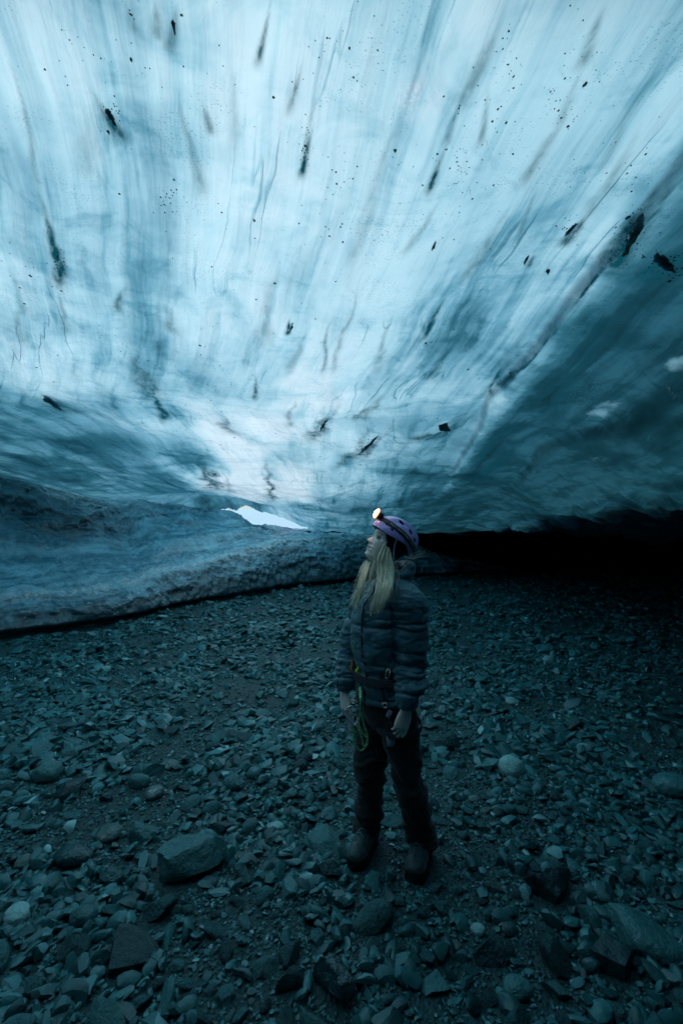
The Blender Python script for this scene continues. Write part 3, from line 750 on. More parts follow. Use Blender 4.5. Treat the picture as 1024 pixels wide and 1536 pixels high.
class Acc:
    def __init__(s): s.V = []; s.F = []; s.n = 0
    def add(s, V, F):
        s.V.append(np.asarray(V, float)); s.F += [tuple(int(i)+s.n for i in f) for f in F]; s.n += len(V)
    def loft(s, pts, ra, rb=None, side=None, seg=20, n=None, sq=2.0, horizontal=False):
        """tube through pts with half-axes ra (along side) and rb; closed at both ends"""
        pts = np.asarray(pts, float); ra = np.asarray(ra, float); rb = ra if rb is None else np.asarray(rb, float)
        n = n or max(8, len(pts)*6)
        C = catmull(pts, n); A = catmull(np.stack([ra, rb, ra*0], 1), n)
        T = np.gradient(C, axis=0); V = []
        sd = unit(side) if side is not None else None; prev = None
        for i in range(n):
            t = UP if horizontal else unit(T[i])
            if sd is not None: a = sd-t*np.dot(sd, t)
            else:
                ref = prev if prev is not None else (np.array([1, 0, 0.]) if abs(t[0]) < .8 else np.array([0, 1., 0])); a = ref-t*np.dot(ref, t)
            a = unit(a); prev = a; b = np.cross(t, a)
            th = np.linspace(0, 2*np.pi, seg, endpoint=False)
            cx = np.sign(np.cos(th))*np.abs(np.cos(th))**(2/sq); sx = np.sign(np.sin(th))*np.abs(np.sin(th))**(2/sq)
            V.append(C[i]+np.outer(cx*max(A[i, 0], 1e-4), a)+np.outer(sx*max(A[i, 1], 1e-4), b))
        V = np.concatenate(V); F = []
        for i in range(n-1):
            for j in range(seg):
                k = (j+1) % seg; F.append((i*seg+j, i*seg+k, (i+1)*seg+k, (i+1)*seg+j))
        V = np.vstack([V, C[0], C[-1]]); m = n*seg
        for j in range(seg):
            k = (j+1) % seg; F.append((m, k, j)); F.append((m+1, (n-1)*seg+j, (n-1)*seg+k))
        s.add(V, F)
    def ball(s, c, r, sub=2, M=None):
        v, f = ICO[sub]; v = v*np.asarray(r, float)
        if M is not None: v = v@M.T
        s.add(v+c, f)
    def box(s, c, h, M=None):
        v = np.array([[x, y, z] for x in (-1, 1) for y in (-1, 1) for z in (-1, 1)], float)*h
        if M is not None: v = v@M.T
        s.add(v+c, [(0, 1, 3, 2), (4, 6, 7, 5), (0, 4, 5, 1), (2, 3, 7, 6), (0, 2, 6, 4), (1, 5, 7, 3)])
    def mesh(s, name, mat=None, smooth=True, bevel=0):
        me = bpy.data.meshes.new(name); me.from_pydata(np.concatenate(s.V).tolist(), [], s.F); me.update()
        bm = bmesh.new(); bm.from_mesh(me); bmesh.ops.recalc_face_normals(bm, faces=bm.faces)
        if bevel: bmesh.ops.bevel(bm, geom=list(bm.edges), offset=bevel, segments=2, affect='EDGES', clamp_overlap=True)
        bm.to_mesh(me); bm.free()
        me.polygons.foreach_set('use_smooth', np.full(len(me.polygons), smooth, bool))
        if mat: me.materials.append(mat)
        return me
def remesh(me, voxel, smooth=2, fac=.5):
    o = bpy.data.objects.new('tmp', me); col.objects.link(o)
    m = o.modifiers.new('r', 'REMESH'); m.mode = 'VOXEL'; m.voxel_size = voxel; m.use_smooth_shade = True
    if smooth:
        k = o.modifiers.new('s', 'SMOOTH'); k.iterations = smooth; k.factor = fac
    dg = bpy.context.evaluated_depsgraph_get(); r = bpy.data.meshes.new_from_object(o.evaluated_get(dg))
    bpy.data.objects.remove(o); return r
def getco(me):
    a = np.empty(len(me.vertices)*3, np.float32); me.vertices.foreach_get('co', a); b = np.empty_like(a); me.vertices.foreach_get('normal', b)
    return a.reshape(-1, 3).astype(float), b.reshape(-1, 3).astype(float)
def setco(me, v): me.vertices.foreach_set('co', v.astype(np.float32).ravel()); me.update()
def fin(me, name, mat, parent):
    me.name = name; me.materials.clear(); me.materials.append(mat)
    me.polygons.foreach_set('use_smooth', np.ones(len(me.polygons), bool))
    return link(name, me, parent)
def tube(name, pts, r, mat, parent, n=40, seg=8, taper=None):
    a = Acc(); rr = np.full(len(pts), r) if taper is None else np.asarray(taper)*r
    a.loft(pts, rr, seg=seg, n=n); return link(name, a.mesh(name, mat), parent)

# ---------------- materials
def skin_mat():
    t = NT('skin'); ob = t.obj(); n = t.noise(ob, 60, 4)
    c = t.mix(n, (.86, .86, .80), (.92, .91, .85)); c = t.mix(t.attr('lip'), c, (.42, .22, .22)); c = t.mix(t.attr('brow'), c, (.16, .13, .10))
    return t.done(t.n('ShaderNodeBsdfPrincipled', {'Base Color': c, 'Roughness': .5, 'Subsurface Weight': .15, 'Subsurface Scale': .01, 'Subsurface Radius': (1, .4, .25)}))
M_skin = skin_mat()
def cloth(name, c, rough, sc, bs, bd):
    t = NT(name); ob = t.obj(); n = t.noise(ob, sc, 5, .6); n2 = t.noise(ob, 9, 4)
    cc = t.mix(n2, tuple(x*.75 for x in c), tuple(x*1.3 for x in c))
    return t.done(t.n('ShaderNodeBsdfPrincipled', {'Base Color': cc, 'Roughness': rough, 'Normal': t.bump(n, bs, bd), 'Sheen Weight': .25, 'Sheen Roughness': .5, 'Specular IOR Level': .35}))
M_jack = cloth('jacket_nylon', (.030, .135, .175), .42, 40, .5, .006)
M_trou = cloth('trouser_fabric', (.005, .013, .017), .75, 60, .4, .004)
M_knit = cloth('black_knit', (.010, .014, .017), .85, 160, .8, .003)
M_boot = cloth('boot_leather', (.012, .065, .075), .40, 45, .9, .006)
M_lace = simple('boot_lace', (.10, .26, .27), .7)
M_sole = simple('rubber', (.008, .010, .011), .7)
M_helm = simple('helmet_plastic', (.36, .35, .80), .28, var=.06, scale=12, coat=.4)
M_strap = simple('lilac_webbing', (.40, .45, .70), .6)
M_band = simple('dark_elastic', (.012, .014, .018), .7, scale=200)
M_green = simple('woven_print', (.35, .55, .42), .6)
M_hair = None
def hair_mat():
    t = NT('blonde_hair'); r = t.n('ShaderNodeNewGeometry').outputs['Random Per Island']
    c = t.mix(r, (.50, .60, .42), (.92, .98, .82))
    return t.done(t.n('ShaderNodeBsdfPrincipled', {'Base Color': c, 'Roughness': .45, 'Specular IOR Level': .4}))
M_hair = hair_mat()
M_metal = simple('brushed_metal', (.55, .58, .60), .3, metal=1.0)
M_orange = simple('orange_trim', (.80, .22, .05), .5)
M_webb = simple('harness_webbing', (.030, .045, .055), .7, scale=120, var=.4, bump=(180, .5, .002))
M_tag = simple('grey_tag', (.36, .44, .58), .5)
M_caram = simple('lilac_metal', (.66, .64, .95), .3, metal=.1)
def rope_mat():
    t = NT('green_cord'); ob = t.obj()
    vo = t.n('ShaderNodeTexVoronoi', {'Vector': ob, 'Scale': 170.0}); m = t.ramp(vo.outputs['Distance'], .45, .35)
    c = t.mix(m, (.06, .42, .20), (.65, .95, .50))
    return t.done(t.n('ShaderNodeBsdfPrincipled', {'Base Color': c, 'Roughness': .7}))
M_rope = rope_mat(); M_knot = simple('lime_cord', (.42, .80, .12), .7)

# ---------------- head frame
TILT = R(29)
hf = np.array([-math.cos(TILT), -.24, math.sin(TILT)]); hf = unit(hf)
hu0 = np.array([math.sin(TILT), 0, math.cos(TILT)]); hl = unit(np.cross(hu0, hf)); hu = np.cross(hf, hl)
HC = W(583, 815)
HM = np.stack([hf, hl, hu], 1)         # columns; head-local (f, l, u) -> person-local
def Hd(p): return np.asarray(p)@HM.T+HC
tz = [-.122, -.119, -.112, -.102, -.092, -.083, -.074, -.066, -.058, -.048, -.038, -.02, 0, .018, .05, .08, .10, .112, .118]
tf = [.030, .058, .078, .087, .085, .0855, .0905, .0875, .0915, .0885, .0885, .087, .083, .0915, .093, .080, .060, .036, .004]
tb = [-.015, .0, .010, .018, .026, .035, .044, .052, .060, .068, .074, .084, .092, .097, .100, .088, .066, .040, .004]
tw = [.018, .027, .037, .044, .048, .051, .053, .055, .0575, .0605, .063, .067, .070, .072, .073, .064, .048, .029, .004]
def head_surface(nz=110, na=120, off=0.0):
    z = np.interp(np.linspace(0, 1, nz), np.linspace(0, 1, len(tz)), tz)
    ph = np.linspace(-np.pi, np.pi, na, endpoint=False)
    Z, PH = np.meshgrid(z, ph, indexing='ij')
    f = np.interp(Z, tz, tf); b = np.interp(Z, tz, tb); w = np.interp(Z, tz, tw)
    c, s = np.cos(PH), np.sin(PH)
    e = np.where(c > 0, .88, 1.0)
    X = np.where(c > 0, f*np.abs(c)**e, -b*np.abs(c)**e); Y = w*np.sign(s)*np.abs(s)**.95
    fr = sst(.0, .05, X)
    nose = np.interp(Z, [-.050, -.046, -.041, -.035, -.028, -.012, .006, .012], [0, .009, .019, .0215, .0175, .0085, .002, 0])
    nw = np.interp(Z, [-.05, -.038, -.01, .01], [.013, .012, .008, .009])
    X = X+nose*np.exp(-(Y/nw)**2)*fr
    X = X+fr*.006*np.exp(-((np.abs(Y)-.013)/.006)**2-((Z+.042)/.007)**2)       # nostril wings
    X = X-fr*.010*np.exp(-((np.abs(Y)-.031)/.014)**2-((Z-.0)/.011)**2)          # eye sockets
    X = X+fr*.004*np.exp(-((np.abs(Y)-.028)/.016)**2-((Z-.018)/.006)**2)        # brow ridge
    Y = Y+np.sign(Y)*fr*.003*np.exp(-((Z+.025)/.02)**2)                         # cheekbones
    if off: X = X*(1+off/.09); Y = Y*(1+off/.07); Z = Z*(1+off/.1)
    return np.stack([X, Y, Z], -1)
HS = head_surface()
acc = Acc()
nz_, na_ = HS.shape[:2]
Vh = HS.reshape(-1, 3); Fh = []
for i in range(nz_-1):
    for j in range(na_):
        k = (j+1) % na_; Fh.append((i*na_+j, i*na_+k, (i+1)*na_+k, (i+1)*na_+j))
Vh = np.vstack([Vh, Vh[:na_].mean(0), Vh[-na_:].mean(0)])
for j in range(na_):
    k = (j+1) % na_; Fh.append((nz_*na_, k, j)); Fh.append((nz_*na_+1, (nz_-1)*na_+j, (nz_-1)*na_+k))
acc.add(Hd(Vh), Fh)
neck_b = W(590, 872); acc.loft([Hd([-.02, 0, -.02]), Hd([-.022, 0, -.09]), (Hd([-.02, 0, -.12])+neck_b)/2, neck_b], [.054, .052, .053, .062], side=hl)
# ---------------- joints
Ls_, Le, Lw = W(615, 908, 2.21), W(617, 980, 2.20), W(611, 1060, 2.13)
Rs_, Re, Rw = W(546, 906, 2.44), W(525, 975, 2.43), W(518, 1032, 2.35)
pel = W(577, 1052)
Lh, Lk = W(598, 1072, 2.26), W(611, 1172, 2.23)
Rh, Rk = W(561, 1070, 2.40), W(556, 1165, 2.38)
lb = on_floor(636, 1286, .03); rb_ = on_floor(553, 1272, .03)
La = np.array([lb[0], lb[1]+.05, .10])-root_w; Ra = np.array([rb_[0], rb_[1]+.05, .10])-root_w
chest = W(577, 935)
acc.loft([pel, W(576, 1003), chest, W(583, 890), neck_b], [.125, .10, .125, .13, .055], [.095, .08, .10, .08, .05], side=LF, horizontal=True)
for S0, E0, W0 in ((Ls_, Le, Lw), (Rs_, Re, Rw)):
    acc.loft([W(583, 897), S0, (S0+E0)/2, E0, (E0+W0)/2, W0], [.045, .045, .040, .034, .032, .024], n=40)
for H0, K0, A0 in ((Lh, Lk, La), (Rh, Rk, Ra)):
    acc.loft([pel, H0, (H0+K0)/2, K0, (K0+A0)/2, A0, A0-UP*.03], [.085, .078, .065, .045, .048, .032, .032], n=50)
    acc.loft([A0-UP*.03+np.array([.02, .04, 0]), A0-UP*.045, A0-UP*.06+np.array([-.06, -.10, 0])], [.028, .032, .022], n=20)
def hand(a, wr, d, nrm, size, curls, spread, thumb_side, thumb_out=.6):
    d = unit(d); nrm = unit(nrm-d*np.dot(nrm, d)); sd = np.cross(d, nrm)*thumb_side      # sd points to the thumb
    s = size
    a.loft([wr-d*.03*s, wr, wr+d*.035*s, wr+d*.07*s, wr+d*.088*s], np.array([.024, .025, .034, .038, .034])*s, np.array([.018, .017, .0145, .0125, .010])*s, side=sd, seg=20, n=24)
    for k, (L, off, r) in enumerate([(.070, .028, .0078), (.078, .0095, .0080), (.072, -.0095, .0076), (.056, -.027, .0068)]):
        b0 = wr+d*(.078-.004*abs(k-1))*s+sd*off*s; dd = unit(d+sd*spread*(1.3-k)*.12); pts = [b0-dd*.012*s, b0]
        cur = b0.copy(); ang = 0
        for j, fr_ in enumerate((.45, .30, .25)):
            ang += curls[k]*(.7, 1.1, .7)[j]; dv = unit(dd*math.cos(ang)-nrm*math.sin(ang)); cur = cur+dv*L*fr_*s; pts.append(cur.copy())
        a.loft(pts, np.array([1.0, 1.05, .95, .88, .62])*r*s, seg=10, n=26)
    tb_ = wr+d*.018*s+sd*.024*s-nrm*.004*s; t1 = tb_+unit(d*.75+sd*thumb_out-nrm*.3)*.034*s; t2 = t1+unit(d*.95+sd*thumb_out*.35-nrm*.4)*.028*s; t3 = t2+unit(d+-nrm*.5)*.022*s
    a.loft([tb_-d*.01*s, tb_, t1, t2, t3], np.array([.013, .0125, .0098, .0086, .0055])*s, seg=10, n=24)
    return sd
# left hand hangs relaxed, back of the hand to the viewer; right hand holds the carabiner
hand(acc, Lw+np.array([-.010, -.005, -.012]), np.array([-.28, -.08, -1.0]), np.array([.25, -1, .05]), .98, [.34, .42, .46, .52], .15, -1, .35)
hand(acc, Rw+np.array([-.004, -.01, -.012]), np.array([.05, -.12, -1.0]), np.array([-.75, -.65, 0]), 1.0, [.42, .36, .30, .30], .8, 1, .45)
me = remesh(acc.mesh('body'), .003, 2, .4)
V, N = getco(me)
loc = (V-HC)@HM
fr = sst(.03, .06, loc[:, 0])
ymouth = np.clip(1-(np.abs(loc[:, 1])/.024)**2, 0, 1)
lip = fr*np.exp(-((loc[:, 2]+.066)/(.0085*np.sqrt(ymouth)+1e-4))**4)*(ymouth > 0)
V = V-N*(fr*.0014*np.exp(-((loc[:, 2]+.0665)/.0022)**2)*(ymouth > .05))[:, None]
brow = fr*np.exp(-((loc[:, 2]-.0185-.0035*(1-((np.abs(loc[:, 1])-.033)/.018)**2))/.0032)**2)*(np.abs(np.abs(loc[:, 1])-.034) < .019)
sh = .5*fr*np.exp(-((loc[:, 2]-.002)/.006)**2)*np.exp(-((np.abs(loc[:, 1])-.031)/.016)**4)  # darker skin around the eye sockets, carried with the brows
setco(me, V); fattr(me, 'lip', lip); fattr(me, 'brow', np.maximum(brow*.8, sh*.35))
body = fin(me, 'body', M_skin, person)

# ---------------- eyes
def eye_mat():
    t = NT('eye'); ob = t.obj()
    sp = t.n('ShaderNodeSeparateXYZ', {0: ob}).outputs[0]
    c = t.mix(t.ramp(sp, .0085, .0092), (.62, .64, .64), (.03, .07, .09)); c = t.mix(t.ramp(sp, .0106, .0109), c, (.004, .004, .005))
    return t.done(t.n('ShaderNodeBsdfPrincipled', {'Base Color': c, 'Roughness': .08}))
M_eye = eye_mat()
for s_ in (-1, 1):
    a = Acc(); a.ball(np.zeros(3), .0112, 3); o = link('eye', a.mesh('eye', M_eye), person)
    Mx = Matrix([list(HM[0]), list(HM[1]), list(HM[2])]).to_4x4(); Mx.translation = Vector(Hd([.0755, s_*.031, .001])); o.matrix_local = Mx @ Matrix.Rotation(s_*R(10), 4, 'Z')
    # lids follow the eyeball; the lash line is a dark rim on the upper lid
    def arc(zc, rr, spread=.95):
        th = np.linspace(-spread, spread, 9)
        return [Hd([.0755+rr*math.cos(q)*math.cos(zc*(math.cos(q*1.5))), s_*.031+rr*math.sin(q), .001+rr*math.sin(zc*math.cos(q*1.5))]) for q in th]
    tube('eyelid', arc(.42, .0125), .0021, M_skin, person, 20, 8)
    tube('eyelid', arc(-.42, .0122), .0017, M_skin, person, 20, 8)
    tube('eyelashes', arc(.27, .0130), .0010, M_knit, person, 20, 6)

# ---------------- knit cap under the helmet
def shell(name, pts, mask, mat, parent, thick, closed=True):
    """grid (n, m, 3) wrapped in the second direction -> thick shell"""
    n, m = pts.shape[:2]; idx = np.arange(n*m).reshape(n, m); F = []
    for i in range(n-1):
        for j in range(m if closed else m-1):
            k = (j+1) % m
            if mask[i, j] and mask[i, k] and mask[i+1, j] and mask[i+1, k]: F.append((idx[i, j], idx[i, k], idx[i+1, k], idx[i+1, j]))
    me = bpy.data.meshes.new(name); me.from_pydata(pts.reshape(-1, 3).tolist(), [], [tuple(map(int, f)) for f in F]); me.update()
    bm = bmesh.new(); bm.from_mesh(me); bmesh.ops.delete(bm, geom=[v for v in bm.verts if not v.link_faces], context='VERTS')
    bmesh.ops.recalc_face_normals(bm, faces=bm.faces); bm.to_mesh(me); bm.free()
    o = bpy.data.objects.new('tmp', me); col.objects.link(o); md = o.modifiers.new('s', 'SOLIDIFY'); md.thickness = thick; md.offset = 1.0
    dg = bpy.context.evaluated_depsgraph_get(); r = bpy.data.meshes.new_from_object(o.evaluated_get(dg)); bpy.data.objects.remove(o)
    return fin(r, name, mat, parent)
CS = head_surface(120, 160, .007)
Zc, Xc = CS[..., 2], CS[..., 0]
capm = (Zc > .030) | ((Xc < np.interp(Zc, [-.12, -.06, 0, .03], [.0, .020, .040, .065])) & (Zc > -.10))
shell('knit_cap', Hd(CS), capm, M_knit, person, .004)

# ---------------- helmet
EC = np.array([-.010, 0, .030]); ER = np.array([.129, .106, .108])
rimf = [-.14, -.13, -.086, -.045, .003, .06, .117, .13]; rimu = [-.026, -.023, -.004, .028, .031, .030, .040, .046]
def helm_pt(th, ph, off=0.0):
    """th elevation, ph azimuth from the front"""
    r = ER+off
    d = np.stack([np.cos(th)*np.cos(ph), np.cos(th)*np.sin(ph), np.sin(th)], -1)
    p = EC+d*r
    return p
th = np.linspace(-.75, np.pi/2-.01, 110); ph = np.linspace(-np.pi, np.pi, 200, endpoint=False)
TH, PH = np.meshgrid(th, ph, indexing='ij')
Hp = helm_pt(TH, PH)
# two raised ribs and a shallow groove along the shell
lat = np.abs(Hp[..., 1]); ribs = .0035*np.exp(-((lat-.045)/.010)**2)*sst(.05, .09, Hp[..., 2])-.003*np.exp(-((lat-.068)/.007)**2)*sst(.05, .08, Hp[..., 2])
Hp = Hp+(Hp-EC)/np.linalg.norm(Hp-EC, axis=-1, keepdims=True)*ribs[..., None]
vis = Hp[..., 2] > np.interp(Hp[..., 0], rimf, rimu)
VENTS = [(-.045, .097, .015, .0075), (-.082, .072, .012, .007), (.015, .115, .014, .006), (.050, .062, .005, .004)]
for (vf, vu, la, wa) in VENTS:
    q = ((Hp[..., 0]-vf)*.9+(Hp[..., 2]-vu)*.45)**2/la**2+(-(Hp[..., 0]-vf)*.45+(Hp[..., 2]-vu)*.9)**2/wa**2
    vis &= ~((q < 1) & (lat > .03))
helmet = shell('helmet', Hd(Hp), vis, M_helm, person, .004)
# liner seen through the vents
Li = helm_pt(TH, PH, -.007); lv = (Li[..., 2] > np.interp(Li[..., 0], rimf, rimu)+.008)
shell('liner', Hd(Li), lv, M_knit, helmet, .003)
def on_helm(f, u, s=-1, off=.006):
    q = 1-((f-EC[0])/ER[0])**2-((u-EC[2])/ER[2])**2
    y = ER[1]*math.sqrt(max(q, 0)); p = np.array([f, s*y, u]); d = unit((p-EC)/ER**2); return p+d*off
# rim edge
# chin strap and buckle (both sides) hang from the shell
for s_ in (-1, 1):
    top = on_helm(.012, .040, s_, .002); buck = np.array([-.042, s_*.082, -.084])
    a = Acc(); a.loft([Hd(top), Hd([.0, s_*.092, .0]), Hd([-.022, s_*.088, -.045]), Hd(buck)], [.0045]*4, [.0014]*4, side=hf, seg=8, n=20); link('chin_strap', a.mesh('chin_strap', M_strap), helmet)
    a = Acc(); a.box(Hd(buck), np.array([.012, .005, .010]), HM); a.box(Hd(buck+np.array([.010, 0, -.012])), np.array([.008, .004, .007]), HM)
    link('strap_buckle', a.mesh('strap_buckle', M_strap, False, .0015), helmet)
    a = Acc(); a.loft([Hd(buck), Hd([.012, s_*.058, -.110]), Hd([.04, s_*.02, -.128]), Hd([.042, 0, -.130])], [.0045]*4, [.0014]*4, side=hf, seg=8, n=20); link('chin_strap', a.mesh('chin_strap', M_strap), helmet)
# ---------------- headlamp
lampf = np.array([.103, 0, .098])
hl_root = bpy.data.objects.new('headlamp', None); col.objects.link(hl_root); hl_root.parent = person; hl_root.location = Hd(lampf)
def HL(name, me): o = link(name, me, hl_root); o.location = -Vector(Hd(lampf)); return o
bf = [-.139, -.115, -.08, -.04, .0, .05, .103, .119]; bu = [.000, .022, .042, .059, .072, .080, .086, .088]
nb = 160; band = []
for j in range(nb):
    ang = 2*np.pi*j/nb; f0 = EC[0]+ER[0]*math.cos(ang)
    # march: choose f so the band closes around the shell
    f_, s_ = f0, (1 if math.sin(ang) > 0 else -1)
    f_ = np.clip(f_, -.1365, .1060)
    u_ = float(np.interp(f_, bf, bu)); row = []
    for w_ in (-.011, -.004, .004, .011):
        row.append(on_helm(f_, u_+w_, s_, .0065))
    band.append(row)
band = np.array(band).transpose(1, 0, 2)
shell('strap', Hd(band), np.ones(band.shape[:2], bool), M_band, hl_root, .0022).location = -Vector(Hd(lampf))
a = Acc()
for s_ in (-1, 1):
    for k, f_ in enumerate(np.linspace(-.10, .062, 17)):
        u_ = float(np.interp(f_, bf, bu)); p = on_helm(f_, u_, s_, .0092); n_ = unit((p-EC)/ER**2); t_ = unit(np.cross(n_, [0, 0, 1.0])); b_ = np.cross(n_, t_)
        M3 = HM@np.stack([t_, b_, n_], 1)
        a.box(Hd(p), np.array([.0026, (.0035, .0018, .0028, .0042)[k % 4], .0006]), M3)
        if k % 3 == 0: a.box(Hd(p+b_*.005), np.array([.0012, .0014, .0006]), M3)
HL('woven_print', a.mesh('woven_print', M_green, False))
a = Acc(); a.box(Hd(lampf+[.012, 0, 0]), np.array([.016, .026, .016]), HM)
HL('lamp_housing', a.mesh('lamp_housing', M_band, True, .005))
t = NT('lamp_glow'); M_lamp = t.done(t.n('ShaderNodeEmission', {'Color': (1, .70, .56), 'Strength': 20.0}))
a = Acc(); a.ball(Hd(lampf+[.029, -.004, .004]), np.array([.013, .018, .018]), 3, HM)
HL('lamp_lens', a.mesh('lamp_lens', M_lamp))
t = NT('lamp_rim_glow'); M_rim = t.done(t.n('ShaderNodeEmission', {'Color': (1, .24, .10), 'Strength': 2.4}))
a = Acc(); cc = lampf+np.array([.030, -.004, .004]); a.loft([Hd(cc+.0225*np.array([0, math.cos(q), math.sin(q)])) for q in np.linspace(0, 2*np.pi, 25)], [.0050]*25, n=60, seg=8)
HL('lamp_rim', a.mesh('lamp_rim', M_rim))
pl = bpy.data.lights.new('headlamp_light', 'POINT'); po = bpy.data.objects.new('headlamp_light', pl); col.objects.link(po)
pl.energy = .36; pl.color = (1, .42, .25); pl.shadow_soft_size = .012; po.location = Vector(Hd(lampf+np.array([.056, -.010, .030]))+root_w)
sp_ = bpy.data.lights.new('headlamp_beam', 'SPOT'); sb = bpy.data.objects.new('headlamp_beam', sp_); col.objects.link(sb)
sp_.energy = 22; sp_.color = (1, .38, .28); sp_.spot_size = R(8); sp_.spot_blend = 1.0; sp_.shadow_soft_size = .01; sb.location = po.location
sb.rotation_euler = (Vector(ceil_hit(632, 142))-sb.location).to_track_quat('-Z', 'Y').to_euler()

# ---------------- jacket
a = Acc()
a.loft([W(579, 1046), W(578, 1022), W(577, 1004), W(576, 975), W(577, 940), W(581, 910), W(585, 890), W(590, 872), W(592, 862)],
       [.166, .170, .156, .174, .180, .172, .150, .100, .088], [.135, .142, .128, .152, .158, .145, .120, .098, .090], side=LF, horizontal=True, seg=40, n=70)
a.loft([W(590, 888, 2.27), Ls_+[-.01, 0, .012], Ls_+[.004, 0, -.05], (Ls_+Le)/2+[.004, 0, 0], Le, (Le+Lw)/2, Lw+UP*.045, Lw+UP*.012], [.075, .084, .086, .080, .077, .070, .060, .046], n=60, seg=28)
a.loft([W(566, 888, 2.39), Rs_+[.01, 0, .012], Rs_+[-.002, 0, -.05], (Rs_+Re)/2, Re, (Re+Rw)/2, Rw+UP*.045, Rw+UP*.012], [.075, .080, .080, .072, .066, .062, .054, .043], n=60, seg=28)
# collar and the folded hood behind it
hood = []
for q in np.linspace(-2.5, 2.5, 15):
    hood.append(W(592, 861)+np.array([.0, 0, .004])+(-FW*math.cos(q)+LF*math.sin(q))*.070+UP*(.022*math.cos(q)))
a.loft(hood, [.018]+[.030]*4+[.036]*5+[.030]*4+[.018], n=60, seg=16)
hood2 = [W(598, 852)+(-FW*math.cos(q)+LF*math.sin(q))*.062+UP*(.014*math.cos(q)) for q in np.linspace(-1.9, 1.9, 11)]
a.loft(hood2, [.012]+[.022]*9+[.012], n=50, seg=14)
jm = remesh(a.mesh('jacket'), .0045, 2, .5)
V, N = getco(jm)
# distance to the arm axes tells sleeve from torso
def segd(p, a_, b_):
    ab = b_-a_; t_ = np.clip(((p-a_)@ab)/(ab@ab), 0, 1); return np.linalg.norm(p-(a_+t_[:, None]*ab), axis=1), t_
slv = np.zeros(len(V)); tt = np.zeros(len(V))
for (A0, B0, C0) in ((Ls_, Le, Lw), (Rs_, Re, Rw)):
    d1, t1 = segd(V, A0, B0); d2, t2 = segd(V, B0, C0); d_ = np.minimum(d1, d2); along = np.where(d1 < d2, t1, 1+t2)
    s1_ = sst(.105, .092, d_); tt = np.where(s1_ > slv, along, tt); slv = np.maximum(slv, s1_)
zz = V[:, 2]
wav = fbm(V[:, 0]*7, V[:, 1]*7, V[:, 2]*7, o=3, seed=121)
# quilting seams: the height of each seam in metres
zs = [W(580, r_)[2] for r_ in (1038, 988, 934)]
seam = np.zeros(len(V))
for z0 in zs:
    seam = np.maximum(seam, np.exp(-((zz-z0+.006*wav)/.009)**2)*(1-slv*.9))
for t0 in (.36, .98, 1.78):
    seam = np.maximum(seam, slv*np.exp(-((tt-t0+.03*wav)/.035)**2))
fold = np.abs(fbm(V[:, 0]*6+3, V[:, 1]*6, V[:, 2]*22+wav*1.2, o=3, seed=122))
fold2 = np.abs(fbm(V[:, 0]*11, V[:, 1]*11, V[:, 2]*16, o=3, seed=123))
low = slv*sst(.75, 1.2, tt)
disp = .003-.010*seam+(.016+.026*low)*(fold-.25)+.010*(fold2-.2)*(1-.4*low)
d1, t1 = segd(V, Ls_, Le); arm_side = (V-Ls_)@LF
gro = np.exp(-((d1-.096)/.010)**2)*sst(W(600, 895)[2], W(600, 925)[2], zz)
disp = disp-.016*gro
cr = sst(.02, .0, np.abs(zz-W(577, 1003)[2]))*(1-slv)
disp = disp-cr*.006
keep = sst(W(590, 866)[2]+.01, W(590, 880)[2], zz)
V = V+N*(disp*(.35+.65*keep))[:, None]
setco(jm, V)
jacket = fin(jm, 'jacket', M_jack, person)
# zip along the front
zp = []
for r_ in (868, 885, 905, 940, 975, 1000, 1030, 1042):
    c0 = W(578 if r_ > 900 else 586, r_); bb = np.interp(r_, [868, 885, 905, 940, 975, 1000, 1030], [.098, .120, .145, .158, .152, .130, .14]); zp.append(c0+FW*(bb+.004))
a = Acc(); a.loft(zp, [.006]*8, [.003]*8, side=LF, seg=8, n=60); link('zip', a.mesh('zip', M_band), jacket)
# cuffs
for Wp, nm in ((Lw, 0), (Rw, 1)):
    a = Acc(); a.loft([Wp+UP*.03, Wp+UP*.012, Wp+UP*.0, Wp-UP*.008], [.040, .047, .044, .034], seg=24, n=20); link('cuff', a.mesh('cuff', M_jack), jacket)

# ---------------- trousers
a = Acc()
a.loft([W(578, 1030), W(578, 1050), W(579, 1072), W(579, 1092)], [.150, .158, .150, .10], [.118, .122, .115, .07], side=LF, horizontal=True, seg=32, n=24)
def leg(H0, K0, A0, toe, hemr):
    a.loft([H0+UP*.03, H0-UP*.03, H0+(K0-H0)*.55, K0, K0+(A0-K0)*.45, K0+(A0-K0)*.85, A0+UP*.005+toe*.01, A0-UP*.025+toe*.02], [.085, .096, .084, .070, .068, .070, hemr, hemr*1.0], n=70, seg=28)
toeL = unit([-.42, -1, 0]); toeR = unit([-.48, -1, 0])
leg(Lh, Lk, La, toeL, .076); leg(Rh, Rk, Ra, toeR, .070)
tm = remesh(a.mesh('trousers'), .0045, 2, .5)
V, N = getco(tm); zz = V[:, 2]
f1 = np.abs(fbm(V[:, 0]*6, V[:, 1]*6, zz*19+2*fbm(V[:, 0]*4, V[:, 1]*4, zz*3, o=2, seed=131), o=3, seed=132))
f2 = fbm(V[:, 0]*12, V[:, 1]*12, zz*20, o=3, seed=133)
lowk = .35+.9*np.exp(-((zz-.42)/.16)**2)+.8*sst(.32, .12, zz)
V = V+N*((f1-.22)*.040*lowk+f2*.006)[:, None]
setco(tm, V); trousers = fin(tm, 'trousers', M_trou, person)
